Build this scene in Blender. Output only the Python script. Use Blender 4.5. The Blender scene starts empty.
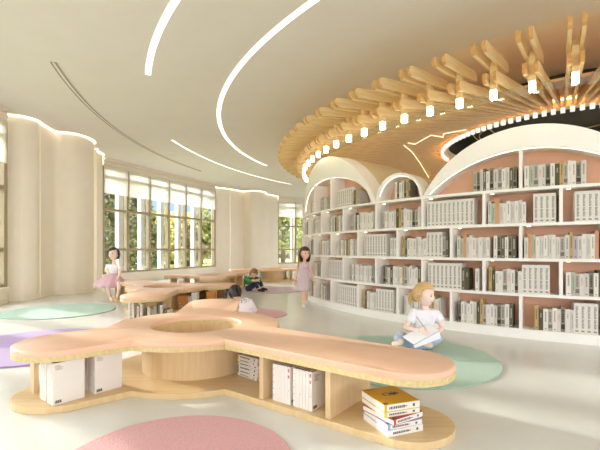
import bpy, bmesh, math, random
from mathutils import Vector, Matrix
random.seed(7)
PI = math.pi
sc = bpy.context.scene
COL = sc.collection

# ------------------------------------------------------------------ helpers
def lin(h):
    h = h.lstrip('#'); r = []
    for i in (0, 2, 4):
        c = int(h[i:i+2], 16)/255
        r.append(c/12.92 if c <= .04045 else ((c+.055)/1.055)**2.4)
    return (*r, 1)

def mat(name, col, rough=.5, spec=.4, col2=None, scale=(8, 8, 8), nscale=1.0, bump=0, emis=0, detail=3, trans=0, sheen=0, coat=0):
    m = bpy.data.materials.new(name); m.use_nodes = True
    nt = m.node_tree; b = nt.nodes['Principled BSDF']; L = nt.links.new
    c = lin(col)
    b.inputs['Base Color'].default_value = c
    b.inputs['Roughness'].default_value = rough
    b.inputs['Specular IOR Level'].default_value = spec
    if sheen: b.inputs['Sheen Weight'].default_value = sheen
    if coat: b.inputs['Coat Weight'].default_value = coat
    if emis:
        b.inputs['Emission Color'].default_value = c
        b.inputs['Emission Strength'].default_value = emis
    if col2 or bump:
        tc = nt.nodes.new('ShaderNodeTexCoord'); mp = nt.nodes.new('ShaderNodeMapping')
        mp.inputs['Scale'].default_value = scale
        nz = nt.nodes.new('ShaderNodeTexNoise'); nz.inputs['Scale'].default_value = nscale; nz.inputs['Detail'].default_value = detail
        L(tc.outputs['Object'], mp.inputs['Vector']); L(mp.outputs['Vector'], nz.inputs['Vector'])
        if col2:
            r = nt.nodes.new('ShaderNodeValToRGB')
            r.color_ramp.elements[0].color = c; r.color_ramp.elements[1].color = lin(col2)
            r.color_ramp.elements[0].position = .35; r.color_ramp.elements[1].position = .65
            L(nz.outputs['Fac'], r.inputs['Fac']); L(r.outputs['Color'], b.inputs['Base Color'])
        if bump:
            bp = nt.nodes.new('ShaderNodeBump'); bp.inputs['Strength'].default_value = bump; bp.inputs['Distance'].default_value = .01
            L(nz.outputs['Fac'], bp.inputs['Height']); L(bp.outputs['Normal'], b.inputs['Normal'])
    return m

def emat(name, col, s):
    m = bpy.data.materials.new(name); m.use_nodes = True
    nt = m.node_tree; nt.nodes.clear()
    e = nt.nodes.new('ShaderNodeEmission'); o = nt.nodes.new('ShaderNodeOutputMaterial')
    e.inputs[0].default_value = lin(col); e.inputs[1].default_value = s
    nt.links.new(e.outputs[0], o.inputs[0]); return m

def glassmat(name, tint='ffffff', refl=.5, ior=1.45):
    m = bpy.data.materials.new(name); m.use_nodes = True
    nt = m.node_tree; nt.nodes.clear(); N = nt.nodes.new; L = nt.links.new
    t = N('ShaderNodeBsdfTransparent'); t.inputs[0].default_value = lin(tint)
    g = N('ShaderNodeBsdfGlossy'); g.inputs['Roughness'].default_value = .02
    f = N('ShaderNodeLayerWeight'); f.inputs[0].default_value = .5
    pw = N('ShaderNodeMath'); pw.operation = 'POWER'; pw.inputs[1].default_value = 4
    ml = N('ShaderNodeMath'); ml.operation = 'MULTIPLY_ADD'; ml.inputs[1].default_value = refl; ml.inputs[2].default_value = .12*refl
    x = N('ShaderNodeMixShader'); o = N('ShaderNodeOutputMaterial')
    L(f.outputs['Facing'], pw.inputs[0]); L(pw.outputs[0], ml.inputs[0]); L(ml.outputs[0], x.inputs[0]); L(t.outputs[0], x.inputs[1]); L(g.outputs[0], x.inputs[2]); L(x.outputs[0], o.inputs[0])
    return m

def transmat(name, col, tfac=.5):
    m = bpy.data.materials.new(name); m.use_nodes = True
    nt = m.node_tree; nt.nodes.clear(); N = nt.nodes.new; L = nt.links.new
    d = N('ShaderNodeBsdfDiffuse'); t = N('ShaderNodeBsdfTranslucent'); x = N('ShaderNodeMixShader'); o = N('ShaderNodeOutputMaterial')
    d.inputs[0].default_value = lin(col); t.inputs[0].default_value = lin(col); x.inputs[0].default_value = tfac
    L(d.outputs[0], x.inputs[1]); L(t.outputs[0], x.inputs[2]); L(x.outputs[0], o.inputs[0]); return m

def link(o, parent=None):
    COL.objects.link(o)
    if parent: o.parent = parent
    return o

def obj(name, bm, m, parent=None, smooth=False, bevel=0, autosmooth=False):
    me = bpy.data.meshes.new(name)
    bmesh.ops.recalc_face_normals(bm, faces=bm.faces[:])
    bm.to_mesh(me); bm.free()
    for mm in (m if isinstance(m, (list, tuple)) else [m]): me.materials.append(mm)
    if smooth:
        for p in me.polygons: p.use_smooth = True
        if autosmooth:
            try: me.set_sharp_from_angle(angle=math.radians(40))
            except Exception: pass
    o = bpy.data.objects.new(name, me); link(o, parent)
    if bevel:
        b = o.modifiers.new('b', 'BEVEL'); b.width = bevel; b.segments = 2; b.limit_method = 'ANGLE'
    return o

def tag(o, label=None, cat=None, group=None, kind=None):
    if label: o['label'] = label
    if cat: o['category'] = cat
    if group: o['group'] = group
    if kind: o['kind'] = kind
    return o

def empty(name, loc, label=None, cat=None, group=None, rz=0):
    o = bpy.data.objects.new(name, None); COL.objects.link(o)
    o.location = loc; o.rotation_euler = (0, 0, rz); o.empty_display_size = .1
    return tag(o, label, cat, group)

def box(bm, x0, x1, y0, y1, z0, z1, mi=0, M=None):
    vs = [Vector((x, y, z)) for z in (z0, z1) for y in (y0, y1) for x in (x0, x1)]
    if M: vs = [M @ v for v in vs]
    v = [bm.verts.new(p) for p in vs]
    fs = [(0, 2, 3, 1), (4, 5, 7, 6), (0, 1, 5, 4), (2, 6, 7, 3), (0, 4, 6, 2), (1, 3, 7, 5)]
    out = []
    for f in fs:
        F = bm.faces.new([v[i] for i in f]); F.material_index = mi; out.append(F)
    return out

def boxbm(*a, **k):
    bm = bmesh.new(); box(bm, *a, **k); return bm

def wallbox(bm, p0, p1, z0, z1, t0, t1, mi=0):
    """box along plan segment p0->p1, from offset t0 to t1 to its left"""
    a = Vector((p0[0], p0[1], 0)); b = Vector((p1[0], p1[1], 0)); d = (b-a).normalized(); n = Vector((-d.y, d.x, 0))
    q = [a+n*t0, b+n*t0, b+n*t1, a+n*t1]
    prism(bm, q, z0, z1, mi)

def prism(bm, pts, z0, z1, mi=0):
    lo = [bm.verts.new((p[0], p[1], z0)) for p in pts]; hi = [bm.verts.new((p[0], p[1], z1)) for p in pts]
    n = len(pts)
    bm.faces.new(lo[::-1]).material_index = mi; bm.faces.new(hi).material_index = mi
    for i in range(n):
        bm.faces.new((lo[i], lo[(i+1) % n], hi[(i+1) % n], hi[i])).material_index = mi

def ringprism(bm, outer, inner, z0, z1, mi=0, closed=True):
    """solid between two matching plan polylines"""
    n = len(outer)
    V = [[bm.verts.new((p[0], p[1], z)) for p in P] for P, z in ((outer, z0), (outer, z1), (inner, z1), (inner, z0))]
    for i in range(n if closed else n-1):
        j = (i+1) % n
        for k in range(4):
            bm.faces.new((V[k][i], V[k][j], V[(k+1) % 4][j], V[(k+1) % 4][i])).material_index = mi
    if not closed:
        for i in (0, n-1):
            bm.faces.new([V[k][i] for k in range(4)]).material_index = mi

def sweep(bm, sections, mi=0, closed=False):
    """quads between successive closed cross sections; caps at ends"""
    V = [[bm.verts.new(p) for p in s] for s in sections]
    n = len(V[0])
    for a, b in zip(V, V[1:]):
        for k in range(n):
            bm.faces.new((a[k], a[(k+1) % n], b[(k+1) % n], b[k])).material_index = mi
    if not closed:
        bm.faces.new(V[0]).material_index = mi; bm.faces.new(V[-1][::-1]).material_index = mi

def arcpts(c, R, a0, a1, n):
    return [(c[0]+R*math.cos(a0+(a1-a0)*i/n), c[1]+R*math.sin(a0+(a1-a0)*i/n)) for i in range(n+1)]

def tube(bm, pts, r, n=6, mi=0):
    pts = [Vector(p) for p in pts]; secs = []
    for i, p in enumerate(pts):
        d = (pts[min(i+1, len(pts)-1)]-pts[max(i-1, 0)]).normalized()
        u = d.orthogonal().normalized() if i == 0 else (u-d*u.dot(d)).normalized()
        w = d.cross(u)
        rr = r[i] if isinstance(r, (list, tuple)) else r
        secs.append([p+u*rr*math.cos(2*PI*k/n)+w*rr*math.sin(2*PI*k/n) for k in range(n)])
    sweep(bm, secs, mi)

F_PX, Y0, CH = 400.0, 249.4, 1.1
def W(px, py, y):                     # place a point of the room by where it is seen and how far away it stands
    return Vector(((px-300)*y/F_PX, y, CH-(py-Y0)*y/F_PX))
def onz(px, py, z):                   # ... or by its height
    y = (CH-z)*F_PX/(py-Y0); return Vector(((px-300)*y/F_PX, y, z))
ORD = ['first', 'second', 'third', 'fourth', 'fifth', 'sixth', 'seventh', 'eighth', 'ninth', 'tenth', 'eleventh', 'twelfth', 'thirteenth',
       'fourteenth', 'fifteenth', 'sixteenth', 'seventeenth', 'eighteenth', 'nineteenth', 'twentieth', 'twenty-first', 'twenty-second', 'twenty-third',
       'twenty-fourth', 'twenty-fifth', 'twenty-sixth', 'twenty-seventh', 'twenty-eighth', 'twenty-ninth', 'thirtieth', 'thirty-first', 'thirty-second', 'thirty-third']

# ------------------------------------------------------------------ materials
M_ceil = mat('ceiling_paint', 'e8e4dd', .7, .2, 'e6e2da', (1, 1, 1), 2)
M_floor = mat('floor_terrazzo', 'dcdcd5', .22, .4, 'd9d8d0', (1, 1, 1), 3)
M_wall = mat('wall_plaster', 'f4ebd9', .6, .25, 'f2e9d6', (1, 1, 1), 4)
M_frame = mat('window_frame', 'ab9b80', .5, .3, 'a59579', (1, 1, 1), 6)
M_cream = mat('cream_trim', 'eae2d0', .55, .3, 'e8dfcc', (1, 1, 1), 5)
M_white = mat('white_lacquer', 'f7f5ee', .4, .35, 'f5f2ea', (1, 1, 1), 3)
M_peach = mat('peach_panel', 'e6b699', .6, .25, 'e3b193', (1, 1, 1), 3)
M_cush = mat('peach_leather', 'e8bea0', .38, .4, 'e5b999', (1, 1, 1), 6)
M_wood = mat('pale_oak', 'dcc196', .45, .35, 'd5b788', (45, 45, 2.5), 1.0)
M_woodh = mat('pale_oak_flat', 'dcc193', .4, .35, 'd4b684', (2, 36, 3), 1.0)
M_ply = mat('plywood_edge', 'd9c594', .6, .25, 'cdb780', (40, 40, 40), 1.2)
M_beam = mat('pine_beam', 'f0d6a4', .5, .3, 'e8c88e', (3, 30, 30), 1.0)
M_beamend = mat('beam_end_grain', 'dba86a', .6, .25, 'd19c5c', (60, 60, 60), 1.0)
M_lid = mat('slatted_wood', 'e6a85c', .45, .35, 'd8964a', (20, 3, 3), 1.0)
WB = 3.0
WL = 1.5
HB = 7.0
M_led = emat('warm_led', 'fff4dc', 1.7)
M_strip = emat('ceiling_led', 'fff8ea', 1.5)
M_cove = emat('cove_led', 'fff2d6', 2.8)
M_cell = emat('shelf_led', 'ffeccb', 6)
M_halo = emat('halo_fill', 'ffdca0', 10)
M_tooth = emat('oculus_led', 'fff8ee', .8)
M_post = emat('lamp_glow', 'fff0cc', 8)
M_glass = glassmat('clear_glass', 'f7faf8', 1.0, 1.55)
M_glassw = glassmat('window_glass', 'fbfdfd', .12)
M_blind = transmat('blind_fabric', 'f3f1ec', .55)
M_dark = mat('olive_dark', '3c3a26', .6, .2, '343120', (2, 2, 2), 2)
M_gold = mat('gold_wire', 'd9b878', .3, .5, 'cfae6c', (9, 9, 9), 2)
M_recess = mat('recess_paint', 'e9e2cd', .5, .3, 'e5ddc6', (1, 1, 1), 2)
M_slot = mat('dark_slot', '9c8c72', .6, .2, '95866c', (4, 4, 4), 2)
M_ext = mat('exterior_render', 'd9d8d6', .7, .2, 'd4d3d0', (1, 1, 1), 3)
def rugmat(n, c, c2): return mat(n, c, .95, .1, c2, (90, 90, 90), 1.0, bump=.6, sheen=.3)
M_rg = rugmat('green_pile', 'a4c0aa', '98b69f')
M_rp = rugmat('pink_pile', 'dba5a3', 'd29a99')
M_rv = rugmat('lilac_pile', 'a98fba', '9c82ae')
M_rl = rugmat('pale_lilac_pile', 'cfbfca', 'c8b6c3')

# ------------------------------------------------------------------ camera, world, sun
cam = bpy.data.cameras.new('camera'); cam.lens = 24; cam.sensor_width = 36; cam.shift_y = 24.4/600; cam.clip_end = 300
co = bpy.data.objects.new('camera', cam); COL.objects.link(co); co.location = (0, 0, CH); co.rotation_euler = (PI/2, 0, 0); sc.camera = co
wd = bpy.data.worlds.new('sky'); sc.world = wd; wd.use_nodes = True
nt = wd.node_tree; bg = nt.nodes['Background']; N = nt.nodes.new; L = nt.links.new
# a sky that is clear blue beyond the long window with bright fill added on the unseen side and overhead
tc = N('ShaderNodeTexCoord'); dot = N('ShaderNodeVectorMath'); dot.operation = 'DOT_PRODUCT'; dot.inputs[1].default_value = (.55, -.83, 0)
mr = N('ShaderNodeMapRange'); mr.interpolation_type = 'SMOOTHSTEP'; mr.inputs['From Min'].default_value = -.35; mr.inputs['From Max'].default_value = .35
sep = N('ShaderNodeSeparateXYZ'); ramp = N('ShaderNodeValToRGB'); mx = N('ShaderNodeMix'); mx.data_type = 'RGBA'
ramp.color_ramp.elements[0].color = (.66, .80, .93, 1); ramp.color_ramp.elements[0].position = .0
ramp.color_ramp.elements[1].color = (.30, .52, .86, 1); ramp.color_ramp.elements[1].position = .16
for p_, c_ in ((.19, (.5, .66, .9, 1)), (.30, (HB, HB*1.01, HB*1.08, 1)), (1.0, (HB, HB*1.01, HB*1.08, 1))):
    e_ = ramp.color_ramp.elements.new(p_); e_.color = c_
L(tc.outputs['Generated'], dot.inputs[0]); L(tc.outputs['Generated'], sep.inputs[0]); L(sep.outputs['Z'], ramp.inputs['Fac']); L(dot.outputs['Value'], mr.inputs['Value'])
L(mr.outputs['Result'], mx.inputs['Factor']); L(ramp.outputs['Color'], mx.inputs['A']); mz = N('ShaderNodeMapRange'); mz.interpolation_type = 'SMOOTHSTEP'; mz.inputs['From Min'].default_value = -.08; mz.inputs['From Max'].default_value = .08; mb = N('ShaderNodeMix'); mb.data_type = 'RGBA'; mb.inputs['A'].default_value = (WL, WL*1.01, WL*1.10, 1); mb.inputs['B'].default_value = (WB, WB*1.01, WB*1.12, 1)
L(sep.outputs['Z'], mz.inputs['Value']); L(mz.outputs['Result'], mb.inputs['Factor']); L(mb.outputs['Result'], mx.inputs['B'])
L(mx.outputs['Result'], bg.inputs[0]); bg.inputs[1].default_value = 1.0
sd = bpy.data.lights.new('sun', 'SUN'); sd.energy = 4.5; sd.angle = math.radians(2.0); sd.color = (1, .97, .92)
so = bpy.data.objects.new('sun', sd); COL.objects.link(so)
el = math.radians(15); dv = Vector((.88*math.cos(el), -.47*math.cos(el), -math.sin(el)))
so.rotation_euler = dv.to_track_quat('-Z', 'Y').to_euler(); so.location = (-20, 20, 12)
sc.view_settings.view_transform = 'Standard'; sc.view_settings.look = 'None'; sc.view_settings.exposure = .44; sc.view_settings.gamma = 1
try:
    sc.cycles.use_denoising = True; sc.cycles.denoiser = 'OPENIMAGEDENOISE'
    sc.cycles.max_bounces = 10; sc.cycles.diffuse_bounces = 6; sc.cycles.transparent_max_bounces = 16; sc.cycles.sample_clamp_indirect = 6
    sc.cycles.caustics_reflective = False; sc.cycles.caustics_refractive = False
except Exception: pass

# ------------------------------------------------------------------ room shell
RC = (6.39, 9.61)                                       # centre of the ceiling ring
CEIL = 3.95
WINA0, WINA1 = (-6.1, 12.4), (-3.76, 17.7)              # six bay window
LEFT0, LEFT1 = (-4.02, -8.0), (-6.0, 8.16)             # long left window
FAR0, FAR1 = (-1.18, 21.5), (1.62, 22.9)                # window beyond the bookcase
OUT = [(-4.13, -8.1), (-6.14, 8.17), (-6.25, 8.5), (-6.0, 9.6), (-6.0, 11.9), (-6.22, 12.42), (-3.9, 17.75), (-3.98, 18.55), (-1.3, 21.6), (1.6, 23.05), (6, 24.2), (12, 23.4), (17, 19), (18, 10), (17, -8.1)]
def rayout(a):
    d = (math.cos(a), math.sin(a)); best = 99
    for p, q in zip(OUT, OUT[1:]+OUT[:1]):
        ex, ey = q[0]-p[0], q[1]-p[1]; den = d[0]*ey-d[1]*ex
        if abs(den) < 1e-9: continue
        t = ((p[0]-RC[0])*ey-(p[1]-RC[1])*ex)/den; s = ((p[0]-RC[0])*d[1]-(p[1]-RC[1])*d[0])/den
        if t > 0 and -1e-6 <= s <= 1+1e-6: best = min(best, t)
    return best
angs = sorted({round(2*PI*i/180, 6) for i in range(180)} | {round(math.atan2(p[1]-RC[1], p[0]-RC[0]) % (2*PI), 6) for p in OUT})
def ringpt(R, a, z): return (RC[0]+R*math.cos(a), RC[1]+R*math.sin(a), z)
bm = bmesh.new()
prof = []
for a in angs:
    ro = rayout(a)
    prof.append([bm.verts.new(ringpt(R, a, z)) for R, z in ((5.6, CEIL+.45), (5.6, CEIL+.03), (6.45, CEIL+.03), (6.46, CEIL), (ro, CEIL), (ro, CEIL+.5))])
for i in range(len(prof)):
    a, b = prof[i], prof[(i+1) % len(prof)]
    for k in range(5): bm.faces.new((a[k], b[k], b[k+1], a[k+1]))
tag(obj('ceiling', bm, M_ceil), kind='structure')
bm = bmesh.new(); prism(bm, [ringpt(5.62, 2*PI*i/96, 0) for i in range(96)], CEIL+.42, CEIL+.5)
tag(obj('ceiling_recess', bm, M_recess), kind='structure')
bm = bmesh.new(); ringprism(bm, [ringpt(5.60, 2*PI*i/96, 0) for i in range(96)], [ringpt(5.46, 2*PI*i/96, 0) for i in range(96)], CEIL+.03, CEIL+.045)
tag(obj('trim_21', bm, M_recess), kind='structure')
bm = bmesh.new(); ringprism(bm, [ringpt(5.58, 2*PI*i/96, 0) for i in range(96)], [ringpt(5.50, 2*PI*i/96, 0) for i in range(96)], CEIL+.046, CEIL+.06)
tag(obj('cove_light', bm, emat('recess_led', 'fff0d0', 8)), 'hidden glowing cove ring inside the ceiling recess behind the timber beams', 'light')
bm = bmesh.new(); prism(bm, OUT, -.15, 0)
tag(obj('floor', bm, M_floor), kind='structure')

def vadd(p, d, s): return (p[0]+d[0]*s, p[1]+d[1]*s)
BLIND_ORD = []
def window_run(num, P, Q, bays, side, label, left_is_out=True):
    """glazed wall from P to Q; outside lies to the left of P->Q"""
    d = Vector((Q[0]-P[0], Q[1]-P[1])); Ln = d.length; d /= Ln; n = Vector((-d.y, d.x)); bw = Ln/bays
    bm = bmesh.new()
    wallbox(bm, P, Q, 0, .30, -.02, .2); tag(obj('wall_%s' % side, bm, M_wall), kind='structure')
    bm = bmesh.new(); wallbox(bm, P, Q, 3.70, CEIL+.02, -.02, .2); wallbox(bm, P, Q, 3.78, 3.83, -.05, -.02); wallbox(bm, P, Q, 3.88, CEIL, -.09, -.02)
    tag(obj('trim_%d' % num, bm, M_cream), kind='structure')
    bm = bmesh.new(); wallbox(bm, P, Q, .30, .335, -.07, .18); tag(obj('trim_%d' % (num+10), bm, M_cream), kind='structure')
    bm = bmesh.new(); wallbox(bm, P, Q, 0, .09, -.035, -.02); tag(obj('baseboard_%s' % side, bm, M_cream), kind='structure')
    for k in range(bays):
        a = vadd(P, d, k*bw); b = vadd(P, d, (k+1)*bw)
        bm = bmesh.new()
        wallbox(bm, vadd(a, d, -.055), vadd(a, d, .055), .33, 3.72, 0, .14)
        if k == bays-1: wallbox(bm, vadd(b, d, -.055), vadd(b, d, .055), .33, 3.72, 0, .14)
        for z0, z1 in ((.33, .40), (1.06, 1.135), (2.32, 2.395), (3.36, 3.44), (3.63, 3.72)):
            wallbox(bm, vadd(a, d, .05), vadd(b, d, -.05), z0, z1, .02, .12)
        w = tag(obj('window_%d' % num, bm, M_frame), kind='structure')
        bm = bmesh.new(); wallbox(bm, vadd(a, d, .05), vadd(b, d, -.05), .36, 3.66, .065, .075)
        g = obj('pane', bm, M_glassw, w)
        bm = bmesh.new(); wallbox(bm, vadd(a, d, .012), vadd(b, d, -.012), 2.86, 3.70, -.028, -.024)
        wallbox(bm, vadd(a, d, .012), vadd(b, d, -.012), 2.85, 2.868, -.032, -.020)
        tag(obj('roller_blind', bm, M_blind), label.replace('#', ORD[k]), 'blind', 'cream roller blinds half drawn over the windows')
        bm = bmesh.new(); c = vadd(vadd(a, d, 0), n, .42)
        wallbox(bm, vadd(c, d, -.085), vadd(c, d, .085), -.12, 4.3, -.10, .08)
        tag(obj('pillar', bm, M_ext), kind='structure')
window_run(1, WINA0, WINA1, 6, 'left', 'cream roller blind half drawn over the # bay of the long window behind the benches')
window_run(2, LEFT0, LEFT1, 16, 'side', 'cream roller blind in the side window, # bay counting away from the camera')
window_run(3, FAR0, FAR1, 3, 'far', 'cream roller blind on the # bay of the narrow window beside the bookcase')

def spline(pts, n=6):
    out = []
    P = [pts[0]]+list(pts)+[pts[-1]]
    for i in range(1, len(P)-2):
        for k in range(n):
            t = k/n
            out.append(tuple(.5*((2*P[i][j])+(-P[i-1][j]+P[i+1][j])*t+(2*P[i-1][j]-5*P[i][j]+4*P[i+1][j]-P[i+2][j])*t*t+(-P[i-1][j]+3*P[i][j]-3*P[i+1][j]+P[i+2][j])*t**3) for j in (0, 1)))
    out.append(tuple(pts[-1])); return out
def offs(pts, s):
    out = []
    for i in range(len(pts)):
        a = Vector(pts[max(i-1, 0)]); b = Vector(pts[min(i+1, len(pts)-1)]); d = (b-a).normalized()
        out.append((pts[i][0]-d.y*s, pts[i][1]+d.x*s))
    return out
def wavy(side, pts, lab, cove=True, top=CEIL-.036):
    p = spline(pts) if len(pts) > 2 else pts
    bm = bmesh.new(); ringprism(bm, p, offs(p, .10), .0, top, closed=False); tag(obj('wall_'+side, bm, M_wall, smooth=True, autosmooth=True), kind='structure')
    bm = bmesh.new(); ringprism(bm, offs(p, -.012), offs(p, .0), 0, .11, closed=False); tag(obj('baseboard_'+side, bm, M_wall, smooth=True, autosmooth=True), kind='structure')
    if cove:
        bm = bmesh.new(); ringprism(bm, offs(p, -.045), offs(p, .03), CEIL-.012, CEIL-.0005, closed=False)
        tag(obj('cove_light', bm, M_cove), lab, 'light', 'cove lights over the wavy wall panels')
# left panels (room lies to the right of the direction of travel)
wavy('left_a', [(-6.16, 8.45), (-6.02, 8.50), (-5.91, 8.57), (-5.81, 8.80), (-5.84, 8.98)], 'glowing cove slot over the curved wall panel beside the side window')
wavy('left_b', [(-5.85, 9.01), (-5.90, 9.35), (-5.90, 9.66), (-5.74, 9.72), (-5.52, 9.86), (-5.41, 10.2), (-5.47, 10.62), (-5.72, 10.9)], 'glowing cove slot over the bulging wall panel left of the tutu girl')
wavy('left_c', [(-5.74, 11.3), (-5.86, 11.5), (-5.90, 11.95), (-6.14, 12.32)], 'short glowing cove slot at the left end of the long window')
wavy('left_d', [(-5.9, 10.7), (-5.98, 11.3), (-5.86, 11.5)], '', False)
wavy('left_e', [(-6.01, 8.17), (-6.12, 8.3), (-6.16, 8.45)], '', False)
wavy('corner_a', [(-3.84, 17.75), (-3.84, 18.3), (-3.55, 18.55), (-3.30, 18.85)], 'glowing cove slot over the panel at the right end of the long window')
wavy('corner_b', [(-3.28, 18.87), (-2.98, 19.3), (-2.78, 19.62), (-2.62, 19.5), (-2.3, 19.32), (-1.95, 19.5), (-1.75, 19.95), (-1.74, 20.4)], 'glowing cove slot over the bulging corner panel behind the crouching boy')
wavy('corner_c', [(-1.80, 20.4), (-1.6, 20.75), (-1.42, 21.0), (-1.18, 21.42)], 'glowing cove slot over the narrow panel beside the far window')
bm = bmesh.new(); ringprism(bm, [(1.66, 22.9), (6, 24), (12, 23.2), (16.8, 18.9)], [(1.66, 23.1), (6, 24.2), (12, 23.4), (17, 19)], 0, CEIL+.02, closed=False)
tag(obj('wall_back', bm, M_wall), kind='structure')

# ceiling strip lights: arcs on the ceiling plane
def ceil_arc(cu, Ru, pa, pb, w, name, label, m, cat='light', drop=.006, group=None, n=60, parent=None):
    k = CEIL-CH; c = (cu[0]*k, cu[1]*k); R = Ru*k
    def ang(p):
        t = k/(Y0-p[1]); return math.atan2(F_PX*t-c[1], (p[0]-300)*t-c[0]) % (2*PI)
    a0, a1 = ang(pa), ang(pb)
    o, i = arcpts(c, R+w/2, a0, a1, n), arcpts(c, R-w/2, a0, a1, n)
    bm = bmesh.new(); ringprism(bm, o, i, CEIL-drop-.0005, CEIL-.0005, closed=False)
    ob = obj(name, bm, m, parent)
    return tag(ob, label, cat, group) if label else ob
ceil_arc((2.330, 3.5485), 2.990, (262, 166), (420, -60), .085, 'strip_light', 'long curved white strip light sweeping around the timber ring on the ceiling', M_strip, group='curved ceiling strip lights')
ceil_arc((2.1708, 3.4891), 3.2681, (147.5, 74.5), (260, -90), .088, 'strip_light', 'curved white strip light near the top left of the ceiling, end cut square', M_strip, group='curved ceiling strip lights')
ceil_arc((3.4026, 3.2082), 4.5945, (173, 140), (290, 184.4), .055, 'strip_light', 'slim curved strip light above the long window, between the other lights and wall', M_strip, group='curved ceiling strip lights')
tr = ceil_arc((3.1172, 3.5353), 4.6493, (54, 62), (200, 171), .09, 'ceiling_track', 'unlit beige curved double track on the ceiling above the wall panels', M_ceil, 'track', .012)
for s in (-.032, .032):
    k = CEIL-CH
    ceil_arc((3.1172, 3.5353), 4.6493+s/k, (54, 62), (200, 171), .018, 'track_slot', None, M_slot, None, .016, parent=tr)

# ------------------------------------------------------------------ rugs
def rug(c, R, m, label):
    bm = bmesh.new(); pts = arcpts(c, R, 0, 2*PI, 96)[:-1]; ins = arcpts(c, R-.008, 0, 2*PI, 96)[:-1]
    lo = [bm.verts.new((*p, .001)) for p in pts]; mid = [bm.verts.new((*p, .009)) for p in pts]; hi = [bm.verts.new((*p, .014)) for p in ins]
    for i in range(96):
        j = (i+1) % 96
        bm.faces.new((lo[i], lo[j], mid[j], mid[i])); bm.faces.new((mid[i], mid[j], hi[j], hi[i]))
    bm.faces.new(hi)
    return tag(obj('rug', bm, m), label, 'rug')
rug((1.0, 4.10), .965, M_rg, 'round green rug under the girl reading cross-legged')
rug((-4.285, 7.13), .91, M_rg, 'round green rug on the floor before the wavy wall panels')
rug((-.637, 2.02), .607, M_rp, 'round pink rug in front of the nearest bench')
rug((-3.0, 4.58), .92, M_rv, 'round lilac rug behind the left end of the nearest bench')
rug((-.86, 10.85), .92, M_rl, 'round pale lilac rug under the boy in green')
rug((-.78, 6.8), .56, M_rp, 'small round pink rug beside the girl seen from behind')

# ------------------------------------------------------------------ benches
def outline(c, arms, rc, n=288, grow=0.0):
    P = []
    for k in range(n):
        a = 2*PI*k/n; d = Vector((math.cos(a), math.sin(a))); r = rc+grow
        for ang, ln, w in arms:
            u = Vector((math.cos(ang), math.sin(ang))); t = w+grow
            # ray against the stadium from the centre to u*ln with half width t
            cx, cy = d.dot(u), d.x*(-u.y)+d.y*u.x
            best = t
            if cx > 0:
                if abs(cy) > 1e-6:
                    tt = t/abs(cy)
                    if 0 <= tt*cx <= ln: best = max(best, tt)
                b = cx*ln; D = b*b-ln*ln+t*t
                if D >= 0: best = max(best, b+math.sqrt(D))
            r = max(r, best)
        P.append((c[0]+d.x*r, c[1]+d.y*r))
    return P

def ringplate(bm, P, c, rh, z0, z1, rnd=0, idx=None):
    """plate with a round hole; idx = run of outline indices for a sector"""
    n = len(P); ii = idx if idx else list(range(n))
    rows = []
    hole = [(c[0]+rh*math.cos(2*PI*k/n), c[1]+rh*math.sin(2*PI*k/n)) for k in range(n)]
    for k in ii:
        k %= n
        p = Vector(P[k]); h = Vector(hole[k]); d = (p-h).normalized()
        if rnd:
            sec = [(p-d*rnd*.2, z0), (p, z0+rnd*.4), (p, z1-rnd), (p-d*rnd*.35, z1-rnd*.3), (p-d*rnd, z1), (h+d*rnd, z1), (h+d*rnd*.35, z1-rnd*.3), (h, z1-rnd), (h, z0)]
        else: sec = [(p, z0), (p, z1), (h, z1), (h, z0)]
        rows.append([(q.x, q.y, z) for q, z in sec])
    if idx: sweep(bm, rows)
    else: sweep(bm, rows+[rows[0]], closed=True); bmesh.ops.remove_doubles(bm, verts=bm.verts[:], dist=1e-6)

def bench(c, arms, rc, label, split=None, hole=.40):
    b = empty('play_bench', (c[0], c[1], 0), label, 'bench', 'cloverleaf reading benches')
    def P(name, bm, m, **k):
        bmesh.ops.translate(bm, verts=bm.verts[:], vec=(-c[0], -c[1], 0)); return obj(name, bm, m, b, **k)
    O = outline(c, arms, rc)
    bm = bmesh.new(); prism(bm, O, 0, .045); P('base', bm, [M_woodh], bevel=.004)
    bm = bmesh.new(); ringplate(bm, O, c, hole, .345, .38); P('seat_board', bm, M_ply)
    n = len(O)
    if split:
        s = sorted(int(round(a/(2*PI)*n)) % n for a in split)
        for q, k in enumerate(s):
            e = s[(q+1) % len(s)]; e = e if e > k else e+n
            bm = bmesh.new(); ringplate(bm, O, c, hole, .38, .42, .012, list(range(k, e+1)))
            # leave a seam between neighbouring cushions
            P('cushion', bm, M_cush, smooth=True, autosmooth=True)
    else:
        bm = bmesh.new(); ringplate(bm, O, c, hole, .38, .42, .012); P('cushion', bm, M_cush, smooth=True, autosmooth=True)
    bm = bmesh.new(); ringprism(bm, arcpts(c, hole+.07, 0, 2*PI, 72)[:-1], arcpts(c, hole+.002, 0, 2*PI, 72)[:-1], .045, .345); P('drum', bm, M_wood, smooth=True, autosmooth=True)
    return b, P
A = math.radians
def panel(P, a, b, t=.036, m=None, name='divider'):
    bm = bmesh.new(); wallbox(bm, a, b, .045, .345, -t/2, t/2); return P(name, bm, m or M_wood)

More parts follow.
